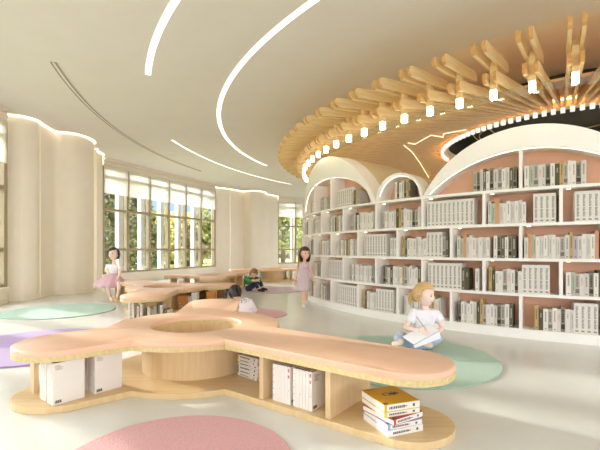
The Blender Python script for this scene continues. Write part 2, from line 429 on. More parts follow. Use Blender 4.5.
C1 = (-.95, 3.68); ARM1 = [(A(220.5), 1.06, .335), (A(323), 2.0, .295), (A(96), 1.55, .32)]
b1, P1 = bench(C1, ARM1, .76, 'nearest cloverleaf bench with round well and peach cushions, books on its base', split=[A(72), A(121)])
u1 = Vector((math.cos(A(323)), math.sin(A(323)))); n1 = Vector((-u1.y, u1.x)); c1 = Vector(C1)
def arm1(t, s): q = c1+u1*t+n1*s; return (q.x, q.y)
panel(P1, arm1(1.05, -.27), arm1(1.05, .25))
panel(P1, arm1(1.61, -.27), arm1(1.61, .27))
ul = Vector((math.cos(A(220.5)), math.sin(A(220.5)))); nl = Vector((-ul.y, ul.x))
def arml(t, s): q = c1+ul*t+nl*s; return (q.x, q.y)
panel(P1, arml(1.235, -.24), arml(1.235, -.06), .03)
ub = Vector((math.cos(A(96)), math.sin(A(96)))); nb = Vector((-ub.y, ub.x))
q = [c1+ub*1.3-nb*.27, c1+ub*1.3+nb*.27]; panel(P1, (q[0].x, q[0].y), (q[1].x, q[1].y))

C2 = (-2.5, 7.5)
b2, P2 = bench(C2, [(A(276), 1.5, .33), (A(24), 1.0, .31), (A(135), 2.05, .30)], .72, 'second cloverleaf bench, behind the nearest one, where the tutu girl sits')
C3 = (-2.35, 10.75)
b3, P3 = bench(C3, [(A(283), 1.15, .32), (A(178), 1.0, .3), (A(66), 1.2, .3)], .66, 'third cloverleaf bench, between the second one and the long window')
C4 = (-.95, 14.3)
b4, P4 = bench(C4, [(A(205), 1.3, .32), (A(-8), 1.15, .3), (A(80), 1.2, .3)], .7, 'farthest cloverleaf bench, behind the boy at the corner wall')
def fan(P, c, ang, ts, w=.25):
    u = Vector((math.cos(A(ang)), math.sin(A(ang)))); n = Vector((-u.y, u.x)); cc = Vector(c)
    for t in ts:
        a, b = cc+u*t-n*w, cc+u*t+n*w; panel(P, (a.x, a.y), (b.x, b.y))
fan(P2, C2, 276, [.75, 1.1]); fan(P2, C2, 24, [.75]); fan(P2, C2, 135, [1.0, 1.5, 2.0], .2)
fan(P3, C3, 283, [.7, 1.1]); fan(P3, C3, 178, [.7, 1.05], .22); fan(P3, C3, 66, [.8, 1.2], .2)
fan(P4, C4, 205, [.8, 1.25], .22); fan(P4, C4, -8, [.62, 1.05], .22)

# ------------------------------------------------------------------ books
def bookmesh(name, cover, text, style, page='f1ece0', tag_col=None):
    """unit book standing up: x thickness, y depth (spine at y=0), z height"""
    bm = bmesh.new()
    box(bm, -.5, -.44, 0, 1, 0, 1, 0); box(bm, .44, .5, 0, 1, 0, 1, 0); box(bm, -.44, .44, 0, .03, 0, 1, 0)
    box(bm, -.44, .44, .03, .97, .02, .98, 1)
    y = -.004
    def q(x0, x1, z0, z1, mi=2):
        v = [bm.verts.new((x, y, z)) for x, z in ((x0, z0), (x1, z0), (x1, z1), (x0, z1))]; bm.faces.new(v).material_index = mi
    r = random.Random(name)
    if style == 'set':
        for zz0, zz1 in ((.16, .44), (.50, .86)):
            z = zz0
            while z < zz1:
                h = r.uniform(.018, .04); q(-.2, .2+r.uniform(-.08, .05), z, z+h)
                if r.random() < .5: q(-.2, -.1, z+h, z+h+.012)
                z += h+.014
        q(-.26, .26, .045, .10)
    elif style == 'title':
        z = .42
        while z < .84: h = r.uniform(.02, .05); q(-.16, .16, z, z+h); z += h+.014
        q(-.2, .2, .06, .10)
    elif style == 'band':
        q(-.42, .42, .12, .30); z = .40
        while z < .9: h = r.uniform(.03, .06); q(-.26, .22, z, z+h); z += h+.02
    elif style == 'small':
        z = .6
        while z < .8: q(-.1, .12, z, z+.022); z += .036
    elif style == 'lines':
        q(-.3, -.2, .1, .9); q(.05, .2, .2, .8)
    if tag_col: q(-.34, .34, .45, .72, 3)
    me = bpy.data.meshes.new(name)
    bmesh.ops.recalc_face_normals(bm, faces=[f for f in bm.faces if f.material_index < 2]); bm.to_mesh(me); bm.free()
    ms = [mat(name+'_cover', cover, .55, .3, '%02x%02x%02x' % tuple(max(0, int(cover[i:i+2], 16)-6) for i in (0, 2, 4)), (5, 5, 5), 2), M_page, mat(name+'_ink', text, .6, .2, text, (3, 3, 3), 1)]
    if tag_col: ms.append(mat(name+'_tag', tag_col, .6, .2, tag_col, (3, 3, 3), 1))
    for m in ms: me.materials.append(m)
    return me
M_page = mat('paper', 'f0ebdf', .8, .1, 'e9e3d4', (2, 2, 60), 3)
BK = {}
for key, nm, cov, tx, st, tg in [
    ('set', 'white lettered volume', 'e8e3d9', '9b968b', 'set', None), ('wt', 'white book', 'e8e3d9', '98938a', 'title', None), ('ws', 'plain white book', 'e4dfd5', 'a09b91', 'small', None),
    ('pg', 'pale grey book', 'd3cec3', '89847a', 'title', None), ('pl', 'pale grey book', 'd7d2c7', '9e998e', 'lines', None), ('mg', 'mid grey book', 'b9b4a9', '7a756b', 'band', None),
    ('dk', 'dark brown book', '6b6552', 'c9c4b4', 'title', None), ('ol', 'dark olive book', '5c583f', 'cfc9b0', 'small', None), ('tn', 'tan book', 'c2a670', '7d6840', 'title', None),
    ('or', 'dusty orange book', 'd2a27a', 'a97a55', 'small', None), ('gr', 'grey green book', 'b9bda4', '7c8069', 'lines', None), ('li', 'lilac grey book', 'b6afb9', '7d7784', 'title', None),
    ('pk', 'white book with pink patch', 'dcd5cb', '8d857c', 'small', 'dfbfb8'), ('bl', 'blackened grey book', '87826f', '3a372d', 'band', None)]:
    BK[key] = (nm, bookmesh(nm.replace(' ', '_')+'_'+key, cov, tx, st, tg) if False else bookmesh('book_'+key, cov, tx, st, tag_col=tg))

# ------------------------------------------------------------------ round bookcase
DC = (5.9705, 9.8885); DR = 5.917; PH, DL = 3.49351, .0709137; DEP = .30
def dang(i): return PH+DL*i
def dpt(i, R): a = dang(i); return (DC[0]+R*math.cos(a), DC[1]+R*math.sin(a))
case = empty('bookcase', (DC[0], DC[1], 0), 'huge round white bookcase with arched tops, peach back and lit compartments', 'bookcase')
def PC(name, bm, m, **k):
    bmesh.ops.translate(bm, verts=bm.verts[:], vec=(-DC[0], -DC[1], 0)); return obj(name, bm, m, case, **k)
I0, I1 = -9, 16
def arcstrip(R, i0, i1, n): return [dpt(i0+(i1-i0)*k/n, R) for k in range(n+1)]
def shelf_ring(name, z0, z1, r0, r1, m, i0=I0, i1=I1):
    bm = bmesh.new(); n = int((i1-i0)*4); ringprism(bm, arcstrip(r0, i0, i1, n), arcstrip(r1, i0, i1, n), z0, z1, closed=False); return PC(name, bm, m, smooth=True, autosmooth=True)
shelf_ring('plinth', 0, .12, DR+.004, DR-DEP, M_white)
TOPS = [.12, .557, .99, 1.425, 1.86]
for z in TOPS[1:]: shelf_ring('shelf', z-.036, z, DR, DR-DEP+.004, M_white)
shelf_ring('back_panel', .1, 1.84, DR-DEP+.004, DR-DEP-.03, M_peach)
def divider(i, z0, z1, th=.036):
    bm = bmesh.new(); h = th/2/DR
    a = dang(i); pts = [(DC[0]+R*math.cos(a+s*h), DC[1]+R*math.sin(a+s*h)) for R, s in ((DR, -1), (DR, 1), (DR-DEP, 1), (DR-DEP, -1))]
    prism(bm, pts, z0, z1); PC('divider', bm, M_white)
def celllight(i, z, di=.20):
    bm = bmesh.new(); c = Vector(dpt(i+di, DR-.10)); a = dang(i+di); r = Vector((math.cos(a), math.sin(a))); t = Vector((-r.y, r.x))
    prism(bm, [c+r*.012-t*.018, c+r*.012+t*.018, c-r*.012+t*.018, c-r*.012-t*.018], z-.005, z+.002); PC('downlight', bm, M_cell)
for row in range(4):                                     # row 0 lowest
    z0, z1 = TOPS[row], TOPS[row+1]-.036
    par = 1 if row % 2 == 0 else 0
    for i in range(I0, I1+1):
        if (i-par) % 2: continue
        divider(i, z0, z1)
        if -6 <= i <= 11: celllight(i, z1)
# arches: (centre index, half span, inner rise, outer rise)
def seg_arch(hw, rise):
    R = (hw*hw+rise*rise)/(2*rise)
    return lambda s: math.sqrt(max(R*R-s*s, 0))-(R-rise) if abs(s) < hw else 0.0
def ell(hw, rise): return lambda s: rise*math.sqrt(max(0, 1-(s/hw)**2))
K = DL*DR
def arch(ci, half, fin, fout, vault, label_i, ledz=True, Lv=1.3, hwin=None):
    zb = TOPS[4]; n = 64
    idx = [ci-half+2*half*k/n for k in range(n+1)]
    secs = []; led = []; back = []
    for i in idx:
        s = (i-ci)*K; zi = zb+max(fin(s), 0); zo = zb+max(fout(s), .002); zi = min(zi, zo-.001)
        f, g = dpt(i, DR), dpt(i, DR-DEP)
        secs.append([(*f, zi), (*f, zo), (*g, zo), (*g, zi)]); led.append((i, zi)); back.append((i, zi))
    bm = bmesh.new(); sweep(bm, secs); PC('arch_front', bm, M_white, smooth=True, autosmooth=True)
    # led line just behind the inner edge
    ls = []
    for k, (i, z) in enumerate(led):
        if z-zb < .004: continue
        a, b = dpt(i, DR-.034), dpt(i, DR-.048); ls.append([(*a, z-.001), (*a, z-.010), (*b, z-.010), (*b, z-.001)])
    bm = bmesh.new(); sweep(bm, ls); PC('arch_led', bm, M_led)
    bm = bmesh.new(); rows = []
    for i, z in back:
        a, b = dpt(i, DR-DEP+.002), dpt(i, DR-DEP-.03); z = max(z+.01, zb+.012); rows.append([(*a, zb-.02), (*a, z), (*b, z), (*b, zb-.02)])
    sweep(bm, rows); PC('arch_back', bm, M_peach, smooth=True, autosmooth=True)
    if vault:                                            # barrel vault running in towards the middle
        a = dang(ci); d = Vector((-math.cos(a), -math.sin(a), 0))
        secs = []
        for i in idx:
            s = (i-ci)*K; zo = zb+max(fout(s), .002); g = Vector((*dpt(i, DR-DEP), zo)); 
            e = Vector((*dpt(i, DR-DEP-Lv), zb+(zo-zb)*.93)); secs.append([g, e, e-Vector((0, 0, .05)), g-Vector((0, 0, .05))])
        bm = bmesh.new(); sweep(bm, secs); PC('vault', bm, M_vault, smooth=True, autosmooth=True)
M_vault = mat('vault_bounce_tint', 'dfd0a4', .6, .25, 'dbcb9e', (1, 1, 1), 3)  # yellow bounce from the wood ceiling is put into this colour
arch(.15, 3.85, ell(3.55*K, .60), seg_arch(3.85*K, 1.01), True, 0, Lv=1.0)
arch(5.0, 1.0, ell(.90*K, .355), ell(1.0*K, .395), True, 0, Lv=.8)
arch(9.15, 3.12, seg_arch(3.0*K, .49), seg_arch(3.12*K, .765), True, 0, Lv=1.0)
arch(13.4, 1.0, ell(.90*K, .355), ell(1.0*K, .395), True, 0, Lv=.8)
arch(-4.85, 1.0, ell(.90*K, .355), ell(1.0*K, .395), True, 0, Lv=.8)
for i, z in ((1, TOPS[4]+.58), (-1, TOPS[4]+.555), (9, TOPS[4]+.487)): divider(i, TOPS[4], z)

# books in the compartments -------------------------------------------------
V = ['pg', 'gr', 'or', 'pl', 'ws', 'wt', 'pl', 'ws', 'pl', 'wt', 'pg', 'mg', 'bl', 'wt', 'mg', 'dk', 'mg', 'wt', 'bl', 'dk', 'pg']
V2 = ['tn', 'ol', 'wt', 'ws', 'mg', 'pk', 'wt', 'bl', 'ws', 'pl', 'wt', 'mg', 'bl', 'wt', 'dk', 'pg', 'bl']
V3 = ['bl', 'wt', 'pg', 'ws', 'wt', 'pl', 'ol', 'tn', 'mg', 'ws', 'wt', 'pg', 'bl', 'mg', 'wt', 'dk']
V4 = ['mg', 'bl', 'pl', 'dk', 'wt', 'bl', 'pg', 'mg', 'wt', 'pl', 'dk', 'bl', 'mg', 'pl']
V5 = ['wt', 'gr', 'mg', 'pk', 'pg', 'bl', 'wt', 'ol', 'tn', 'mg', 'ws', 'wt', 'bl', 'pg']
VL = ['pl', 'or', 'gr', 'ws', 'pl', 'wt', 'pl', 'ws', 'pl', 'mg', 'pg', 'tn', 'li', 'pg', 'ws', 'pl', 'wt', 'or']
def G(f): return ('gap', f)
def S(n): return ('set', n)
def VR(lst, n): return ('var', lst, n)
CELLS = []   # row, i0, i1, fill
def cell(row, i0, *fill): CELLS.append((row, i0, i0+2, fill))
cell(3, 10, G(.15), S(11)); cell(3, 8, G(.03), VR(V, 10), G(.10), S(4)); cell(3, 6, G(.05), S(11)); cell(3, 4, G(.12), VR(V3, 15)); cell(3, 2, G(.2), VR(V4, 6), VR(['wt', 'ws'], 7)); cell(3, 0, G(.25), VR(V5, 11)); cell(3, -2, G(.3), VR(V, 10)); cell(3, -4, G(.3), VR(V3, 9))
cell(2, 9, G(.02), VR(VL, 18)); cell(2, 7, G(.06), VR(V, 10), G(.06), VR(['wt', 'bl', 'dk', 'wt', 'bl', 'dk', 'mg'], 7)); cell(2, 5, G(.06), VR(['tn', 'dk', 'wt', 'ws', 'wt', 'pl', 'ws', 'pk', 'wt'], 9), S(4), VR(['mg', 'dk'], 2)); cell(2, 3, G(.14), S(8), G(.1), VR(['wt', 'pg', 'wt'], 3)); cell(2, 1, G(.2), VR(V5, 14)); cell(2, -1, G(.25), VR(V, 11)); cell(2, -3, G(.3), VR(V3, 9))
cell(1, 10, G(.04), VR(V5, 18)); cell(1, 8, G(.04), VR(V2, 9), S(5)); cell(1, 6, G(.07), S(8), VR(['dk', 'ol'], 2), G(.10), VR(['wt', 'bl', 'pg', 'dk'], 4)); cell(1, 4, G(.13), VR(['bl', 'mg', 'pg', 'dk', 'ws', 'wt', 'pl', 'wt', 'tn', 'mg', 'pl', 'wt', 'ws', 'wt', 'dk', 'ol'], 16)); cell(1, 2, G(.2), VR(['mg', 'wt', 'bl', 'wt', 'ws', 'pg', 'wt', 'li', 'ws', 'wt', 'pl', 'wt'], 13)); cell(1, 0, G(.3), S(9)); cell(1, -2, G(.35), VR(V3, 9)); cell(1, -4, G(.3), VR(V, 8))
cell(0, 9, G(.16), VR(['tn', 'ol', 'wt', 'mg', 'wt', 'pk', 'bl', 'ws', 'pl'], 9), S(6)); cell(0, 7, G(.08), VR(V3, 16)); cell(0, 5, G(.10), VR(['pl', 'ws', 'wt', 'pg', 'ws', 'wt', 'pl', 'wt', 'ws', 'pl', 'tn', 'pk', 'pg'], 13)); cell(0, 3, G(.10), VR(['tn', 'ol', 'wt', 'pg', 'ws', 'wt', 'pl'], 7), S(6)); cell(0, 1, G(.2), S(10)); cell(0, -1, G(.3), VR(['bl', 'mg', 'ws', 'pl', 'tn', 'wt'], 8)); cell(0, -3, G(.3), VR(V5, 9))
CELLS.append((4, 9, 12.2, (G(.015), VR(V5, 14)))); CELLS.append((4, 6, 9, (G(.56), VR(V4, 12)))); CELLS.append((4, 4, 6, (G(.42), VR(['wt', 'bl', 'wt', 'pg', 'bl', 'tn', 'dk'], 7)))); CELLS.append((4, 1, 4, (G(.13), S(8), VR(['mg', 'dk', 'tn'], 4)))); CELLS.append((4, -1, 1, (G(.35), VR(V4, 8)))); CELLS.append((4, -3, -1, (G(.55), VR(V, 5))))
cell(3, 12, G(.04), VR(V5, 15)); cell(2, 11, G(.06), VR(V3, 15)); cell(1, 12, G(.1), S(9)); cell(0, 11, G(.05), VR(V, 15)); CELLS.append((4, 12.4, 14.4, (G(.25), VR(V3, 8))))
ROWN = ['bottom shelf', 'second shelf up', 'third shelf up', 'shelf below arches']
ARCHN = {9: 'right half of big arch', 6: 'left half of big arch', 4: 'the small arch', 1: 'right of the far arch', -1: 'middle of far arch', -3: 'left corner of far arch'}
# bays are counted from the right edge of the photo
todo = []
for row, i0, i1, fill in CELLS:
    wtot = (i1-i0)*K-.04; x = .02+.0; z = TOPS[row]; rr = random.Random(row*100+i0); nb_ = 0
    for f in fill:
        if f[0] == 'gap': x += f[1]*wtot; continue
        if f[0] == 'set': seq = [('set', .0575, .352, .21)]*f[1]
        else:
            seq = []
            for k in range(f[2]):
                key = f[1][k % len(f[1])]; seq.append((key, rr.uniform(.034, .05), rr.uniform(.255, .30)*(.97 if row == 4 else 1)+(.03 if key in ('or', 'tn') else 0), rr.uniform(.17, .21)))
        for key, w, h, d in seq:
            if x+w > wtot+.015: break
            if row == 4 and i0 <= 1: h *= .9
            i = i0+(x+w/2)/K; todo.append((i, row, i0, nb_, key, w, h, d)); nb_ += 1; x += w+.0015
def size_px(t):
    p = Vector(dpt(t[0], DR)); a = dang(t[0]); v = p.normalized(); nrm = Vector((math.cos(a), math.sin(a)))
    return -t[5]*t[6]*v.dot(nrm)/p.length**2
inframe = lambda t: 300+F_PX*dpt(t[0], DR)[0]/dpt(t[0], DR)[1] < 603
past = [t for t in todo if not inframe(t)]; seen = sorted([t for t in todo if inframe(t)], key=lambda t: -size_px(t)); BMAX = 262+len(past); seen = past+seen
far_bm = bmesh.new()
for n_, (i, row, i0, k, key, w, h, d) in enumerate(seen):
    a = dang(i); p = dpt(i, DR-.035)
    Mx = Matrix.Translation((p[0], p[1], TOPS[row]+.0005)) @ Matrix.Rotation(a+PI/2, 4, 'Z') @ Matrix.Diagonal((w, d, h, 1))
    if n_ < BMAX:
        o = bpy.data.objects.new('book', BK[key][1]); COL.objects.link(o)
        o.location = (p[0], p[1], TOPS[row]+.0005); o.rotation_euler = (0, 0, a+PI/2); o.scale = (w, d, h)
        if i0 > 10.5: where = 'bay past the right edge, '+(ROWN+['small arch'])[row]
        elif row == 4: where = 'in '+ARCHN[i0]
        else:
            bay = {0: {9: 0, 7: 1, 5: 2, 3: 3, 1: 4, -1: 5, -3: 6}, 1: {10: 0, 8: 1, 6: 2, 4: 3, 2: 4, 0: 5, -2: 6, -4: 7}}[row % 2][i0]
            where = '%s bay from right, %s' % (ORD[bay], ROWN[row])
        tag(o, '%s, %s from left, %s' % (BK[key][0], ORD[k], where), 'book', 'books in the round bookcase')
    else:
        tmp = bmesh.new(); tmp.from_mesh(BK[key][1]); tmp.transform(Mx)
        base = {'set': 0, 'wt': 0, 'ws': 0, 'pk': 0, 'pg': 1, 'pl': 1, 'li': 1, 'gr': 1, 'mg': 2, 'bl': 2, 'dk': 3, 'ol': 3, 'tn': 4, 'or': 4}[key]
        for f in tmp.faces: f.material_index = {0: base, 1: 5, 2: 6, 3: 1}[f.material_index]
        me_ = bpy.data.meshes.new('t'); tmp.to_mesh(me_); tmp.free(); far_bm.from_mesh(me_); bpy.data.meshes.remove(me_)
if len(seen) > BMAX:
    ms = [BK[k][1].materials[0] for k in ('wt', 'pg', 'mg', 'ol', 'tn')]+[M_page, BK['set'][1].materials[2]]
    me = bpy.data.meshes.new('book_rows'); far_bm.to_mesh(me)
    for m in ms: me.materials.append(m)
    o = bpy.data.objects.new('book_rows', me); COL.objects.link(o)
    tag(o, 'small far books lining the left end of the round bookcase', 'books', 'books in the round bookcase', 'stuff')
far_bm.free()

# ------------------------------------------------------------------ timber ring on the ceiling
def plank(bm, x0, x1, y, zc0, zc1, w=.038, hh=.125, n=8, mi=0, me=1):
    """plank along x with rounded ends, centre height zc0 at x0 and zc1 at x1"""
    r = hh/2; prof = []
    for k in range(n+1):
        t = PI/2+PI*k/n; prof.append((x0+r+r*math.cos(t), zc0+r*math.sin(t)))
    for k in range(n+1):
        t = -PI/2+PI*k/n; prof.append((x1-r+r*math.cos(t), zc1+r*math.sin(t)))
    A_ = [bm.verts.new((x, y-w/2, z)) for x, z in prof]; B_ = [bm.verts.new((x, y+w/2, z)) for x, z in prof]
    bm.faces.new(A_).material_index = mi; bm.faces.new(B_[::-1]).material_index = mi
    m = len(prof)
    for k in range(m):
        bm.faces.new((A_[k], B_[k], B_[(k+1) % m], A_[(k+1) % m])).material_index = me if (k < n or n < k < 2*n+1) else mi
def mesh_of(name, bm, ms):
    me = bpy.data.meshes.new(name); bmesh.ops.recalc_face_normals(bm, faces=bm.faces[:]); bm.to_mesh(me); bm.free()
    for m in ms: me.materials.append(m)
    return me
ZU, ZL, ZO = 3.30, 3.115, 3.74
um, lm = [], []
for s in (-.058, .058):
    bm = bmesh.new(); plank(bm, 5.92, 6.92, s, ZU+.07, ZU); um.append(mesh_of('upper_beam', bm, [M_beam, M_beamend]))
    bm = bmesh.new(); plank(bm, 2.86, 6.50, s, ZO, ZL); lm.append(mesh_of('lower_beam', bm, [M_beam, M_beamend]))
pm = mesh_of('post', boxbm(6.265, 6.335, -.035, .035, 3.005, ZU+.05), [M_beam])
bm = bmesh.new(); plank(bm, 5.70, 5.74, 0, 2, 2, .05, .03); bm.free()
gm_bm = bmesh.new(); box(gm_bm, 6.268, 6.332, -.032, .032, 2.895, 3.005); gm = mesh_of('lamp_block', gm_bm, [M_post])
STEP = 360/98
kk = list(range(-3, 33))
for k in kk:
    a = A(240.82-STEP*k)
    if k >= 0: lab = 'paired timber ceiling beams with glowing block, %s from the right edge along the ring' % ORD[k]
    else: lab = 'paired timber ceiling beams running out of frame, %s beyond the right edge' % ORD[-k-1]
    u = empty('beam_lamp', (RC[0], RC[1], 0), lab, 'ceiling lamp', 'timber beam lamps of the ceiling ring', rz=a)
    for me in um: link(bpy.data.objects.new('upper_beam', me), u)
    for me in lm: link(bpy.data.objects.new('lower_beam', me), u)
    g = link(bpy.data.objects.new('lamp_block', gm), link(bpy.data.objects.new('post', pm), u))
# wood lid above the beams, and the oculus ring
bm = bmesh.new(); n = 192
rows = []
for i in range(n):
    a = 2*PI*i/n
    rows.append([ringpt(4.7, a, 3.522), ringpt(2.86, a, 3.835), ringpt(2.86, a, 3.87), ringpt(4.7, a, 3.56)])
sweep(bm, rows+[rows[0]], closed=True); bmesh.ops.remove_doubles(bm, verts=bm.verts[:], dist=1e-6)
tag(obj('timber_canopy', bm, M_lid, smooth=True, autosmooth=True), 'shallow cone of warm wood above the radiating ceiling beams', 'ceiling canopy')
ocu = empty('oculus_ring', (RC[0], RC[1], 3.7), 'white ring of light with hanging teeth at the inner end of ceiling beams', 'ring light')
def PO(name, bm, m, **k):
    bmesh.ops.translate(bm, verts=bm.verts[:], vec=(-RC[0], -RC[1], -3.7)); return obj(name, bm, m, ocu, **k)
bm = bmesh.new(); ringprism(bm, arcpts(RC, 2.84, 0, 2*PI, 144)[:-1], arcpts(RC, 2.66, 0, 2*PI, 144)[:-1], 3.685, 3.88); PO('rim', bm, M_beam, smooth=True, autosmooth=True)
bm = bmesh.new(); ringprism(bm, arcpts(RC, 2.97, 0, 2*PI, 144)[:-1], arcpts(RC, 2.92, 0, 2*PI, 144)[:-1], 3.79, 3.80); PO('halo_fill_ring', bm, M_halo)  # added unseen ring that brightens the wood around the oculus
for k in range(-6, 34):
    a = A(241.4-3.0*k); bm = bmesh.new()
    c = Vector(ringpt(2.80, a, 0)[:2]); r = Vector((math.cos(a), math.sin(a))); t = Vector((-r.y, r.x))
    prism(bm, [c+r*.03-t*.036, c+r*.03+t*.036, c-r*.03+t*.036, c-r*.03-t*.036], 3.595, 3.69); PO('tooth', bm, M_tooth)
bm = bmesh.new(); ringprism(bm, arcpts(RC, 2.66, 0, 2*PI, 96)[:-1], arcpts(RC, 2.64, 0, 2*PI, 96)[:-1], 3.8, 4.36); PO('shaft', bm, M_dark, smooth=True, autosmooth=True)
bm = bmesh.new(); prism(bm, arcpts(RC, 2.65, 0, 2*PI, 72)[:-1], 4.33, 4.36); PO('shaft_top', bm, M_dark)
for q, (R, z, dx) in enumerate(((1.9, 3.98, 0), (2.2, 4.1, .15), (1.5, 4.2, -.2))):
    bm = bmesh.new(); tube(bm, [(RC[0]+dx+R*math.cos(t*2*PI/64), RC[1]+R*math.sin(t*2*PI/64), z+.06*math.sin(3*t*2*PI/64)) for t in range(64)], .012)
    tag(obj('wire_ring', bm, M_gold, smooth=True), ['lowest thin gold wire ring hanging inside the ceiling opening', 'widest thin gold wire ring hanging inside the ceiling opening', 'smallest thin gold wire ring hanging inside the ceiling opening'][q], 'pendant', 'gold wire rings in the ceiling opening')
# clear glass collar standing inside the lamps
bm = bmesh.new(); o_, i_ = arcpts(RC, 6.12, A(130), A(262), 120), arcpts(RC, 6.105, A(130), A(262), 120)
ringprism(bm, o_, i_, 2.93, 3.045, closed=False)
tag(obj('glass_collar', bm, M_glass, smooth=True, autosmooth=True), 'curved clear glass band hanging just inside the glowing lamp blocks', 'glass')


M_zig = emat('zigzag_led', 'ffe9b8', 1.3)
def on_canopy(px, py):
    lo, hi = 3.0, 14.0
    for _ in range(60):
        y = (lo+hi)/2; p = W(px, py, y); R = math.hypot(p.x-RC[0], p.y-RC[1]); zc = ZL+(ZO-ZL)*(6.5-R)/3.64-.075
        if p.z < zc: lo = y
        else: hi = y
    return p
for pts, lab in (([(404, 145.5), (412, 152), (420, 163), (429, 178)], 'thin zigzag light line on wooden ceiling above the small arch'), ([(408, 143), (415, 144.2), (431, 135.2), (443, 137.2), (444, 133.8), (466, 129.8)], 'thin zigzag light line on the wooden ceiling left of the oculus ring')):
    q = [on_canopy(*p) for p in pts]; bm = bmesh.new()
    for a, b in zip(q, q[1:]): tube(bm, [a, b], .011, 5)
    tag(obj('zigzag_light', bm, M_zig), lab, 'light', 'zigzag light lines on the timber ceiling')
# ------------------------------------------------------------------ outdoors
M_lawn = mat('lawn_grass', 'a3a862', .9, .1, '8b9650', (1, 1, 1), 3)
bm = bmesh.new(); prism(bm, [(-60, -8), (-6.9, -8), (-6.9, 12.6), (-4.6, 18.4), (-1.4, 22.6), (2, 24.2), (20, 24.6), (40, 40), (40, 90), (-60, 90)], -.3, -.12)
tag(obj('ground', bm, M_lawn), kind='structure')
def leafmat(n, c, c2): return mat(n, c, .8, .15, c2, (1, 1, 1), 1.2)
ML = {'conifer': leafmat('conifer_needles', '83835c', '64674a'), 'fresh': leafmat('fresh_leaves', 'c9c37c', 'a8a662'), 'yellow': leafmat('yellow_leaves', 'd6c680', 'b8a864'), 'olive': leafmat('olive_leaves', 'a8a078', '8a845f'), 'green': leafmat('green_leaves', 'a3a566', '83894f')}
M_bark = mat('bark', '7c6a54', .9, .1, '5f5040', (3, 3, 12), 2, bump=.5)
def tree(x, y, h, r, kind, label, n=1500, base=.12, leaf=.16, seed=1):
    R = random.Random(seed); t = empty('tree', (x, y, -.12), label, 'tree', 'trees beyond the windows')
    bm = bmesh.new(); tube(bm, [(0, 0, 0), (.03, .02, h*.3), (-.03, 0, h*.6), (0, .02, h*.92)], [r*.09, r*.07, r*.05, r*.015], 8)
    for k in range(9):
        a = k*2.4; z = h*(.22+.07*k); q = r*(.7 if kind != 'conifer' else .8*(1-z/h)); tube(bm, [(0, 0, z), (q*.5*math.cos(a), q*.5*math.sin(a), z+.25*q), (q*math.cos(a), q*math.sin(a), z+.4*q)], [r*.035, r*.02, r*.008], 5)
    obj('trunk', bm, M_bark, t, smooth=True)
    bm = bmesh.new()
    lobes = [(R.uniform(-.5, .5)*r, R.uniform(-.5, .5)*r, h*R.uniform(base+.18, .88), r*R.uniform(.35, .6)) for _ in range(16)]
    for k in range(n):
        if kind == 'conifer':
            u = R.random()**.7; z = h*(base+(1-base)*(1-u)); q = r*u*R.uniform(.55, 1.05)*(1-.25*((z*2.2) % 1)); a = R.uniform(0, 2*PI); c = Vector((q*math.cos(a), q*math.sin(a), z-q*.25))
        else:
            lx, ly, lz, lr = R.choice(lobes); d = Vector((R.gauss(0, 1), R.gauss(0, 1), R.gauss(0, 1))).normalized()*lr*R.uniform(.7, 1.08); c = Vector((lx, ly, lz))+d; c.z = max(c.z, .1)
        s = leaf*R.uniform(.6, 1.3); u_ = Vector((R.gauss(0, 1), R.gauss(0, 1), R.gauss(0, .6))).normalized(); v_ = u_.orthogonal().normalized()
        v_ = (v_*math.cos(k)+u_.cross(v_)*math.sin(k))
        vs = [bm.verts.new(c+u_*s*a1+v_*s*.6*b1) for a1, b1 in ((-1, 0), (-.2, 1), (1, 0), (-.2, -1))]; bm.faces.new(vs)
    me = bpy.data.meshes.new('crown'); bm.to_mesh(me); bm.free(); me.materials.append(ML[kind]); link(bpy.data.objects.new('crown', me), t)
    return t
def tpx(px, y): return (px-300)*y/F_PX
for q, (px, y, h, r, kind, lab) in enumerate([
    (112, 21, 7.5, 1.7, 'conifer', 'tall dark conifer behind the leftmost bay of the long window'),
    (141, 23.5, 6.8, 1.5, 'conifer', 'dark conifer seen through the second bay of the long window'),
    (120, 32, 6.0, 2.6, 'olive', 'olive green tree between and behind the two conifers'),
    (160, 27, 4.1, 1.8, 'fresh', 'fresh green tree through the third bay of the long window'),
    (172, 33, 4.6, 2.0, 'yellow', 'yellowish tree behind the fresh green one, long window'),
    (187, 29, 3.9, 1.9, 'olive', 'low olive brown tree through the fifth bay of the long window'),
    (201, 35, 4.9, 2.1, 'fresh', 'pale green tree through the sixth bay of the long window'),
    (213, 30, 4.4, 1.6, 'green', 'green tree at the right end of the long window'),
    (145, 40, 4.2, 3.0, 'green', 'broad green tree far off behind the second conifer'),
    (283, 33, 7.6, 2.4, 'green', 'big green tree filling the narrow window beside the bookcase'),
    (300, 36, 7.6, 2.6, 'fresh', 'bright green tree partly hidden by the end of bookcase'),
    (-12, 17, 5.5, 1.9, 'olive', 'olive tree outside the side window at the left edge')]):
    tree(tpx(px, y), y, h*(.9 if 155 < px < 205 else 1), r, kind, lab, n=2600 if h > 5.5 else 1700, leaf=.17 if kind != 'conifer' else .15, seed=q+3, base=.06)
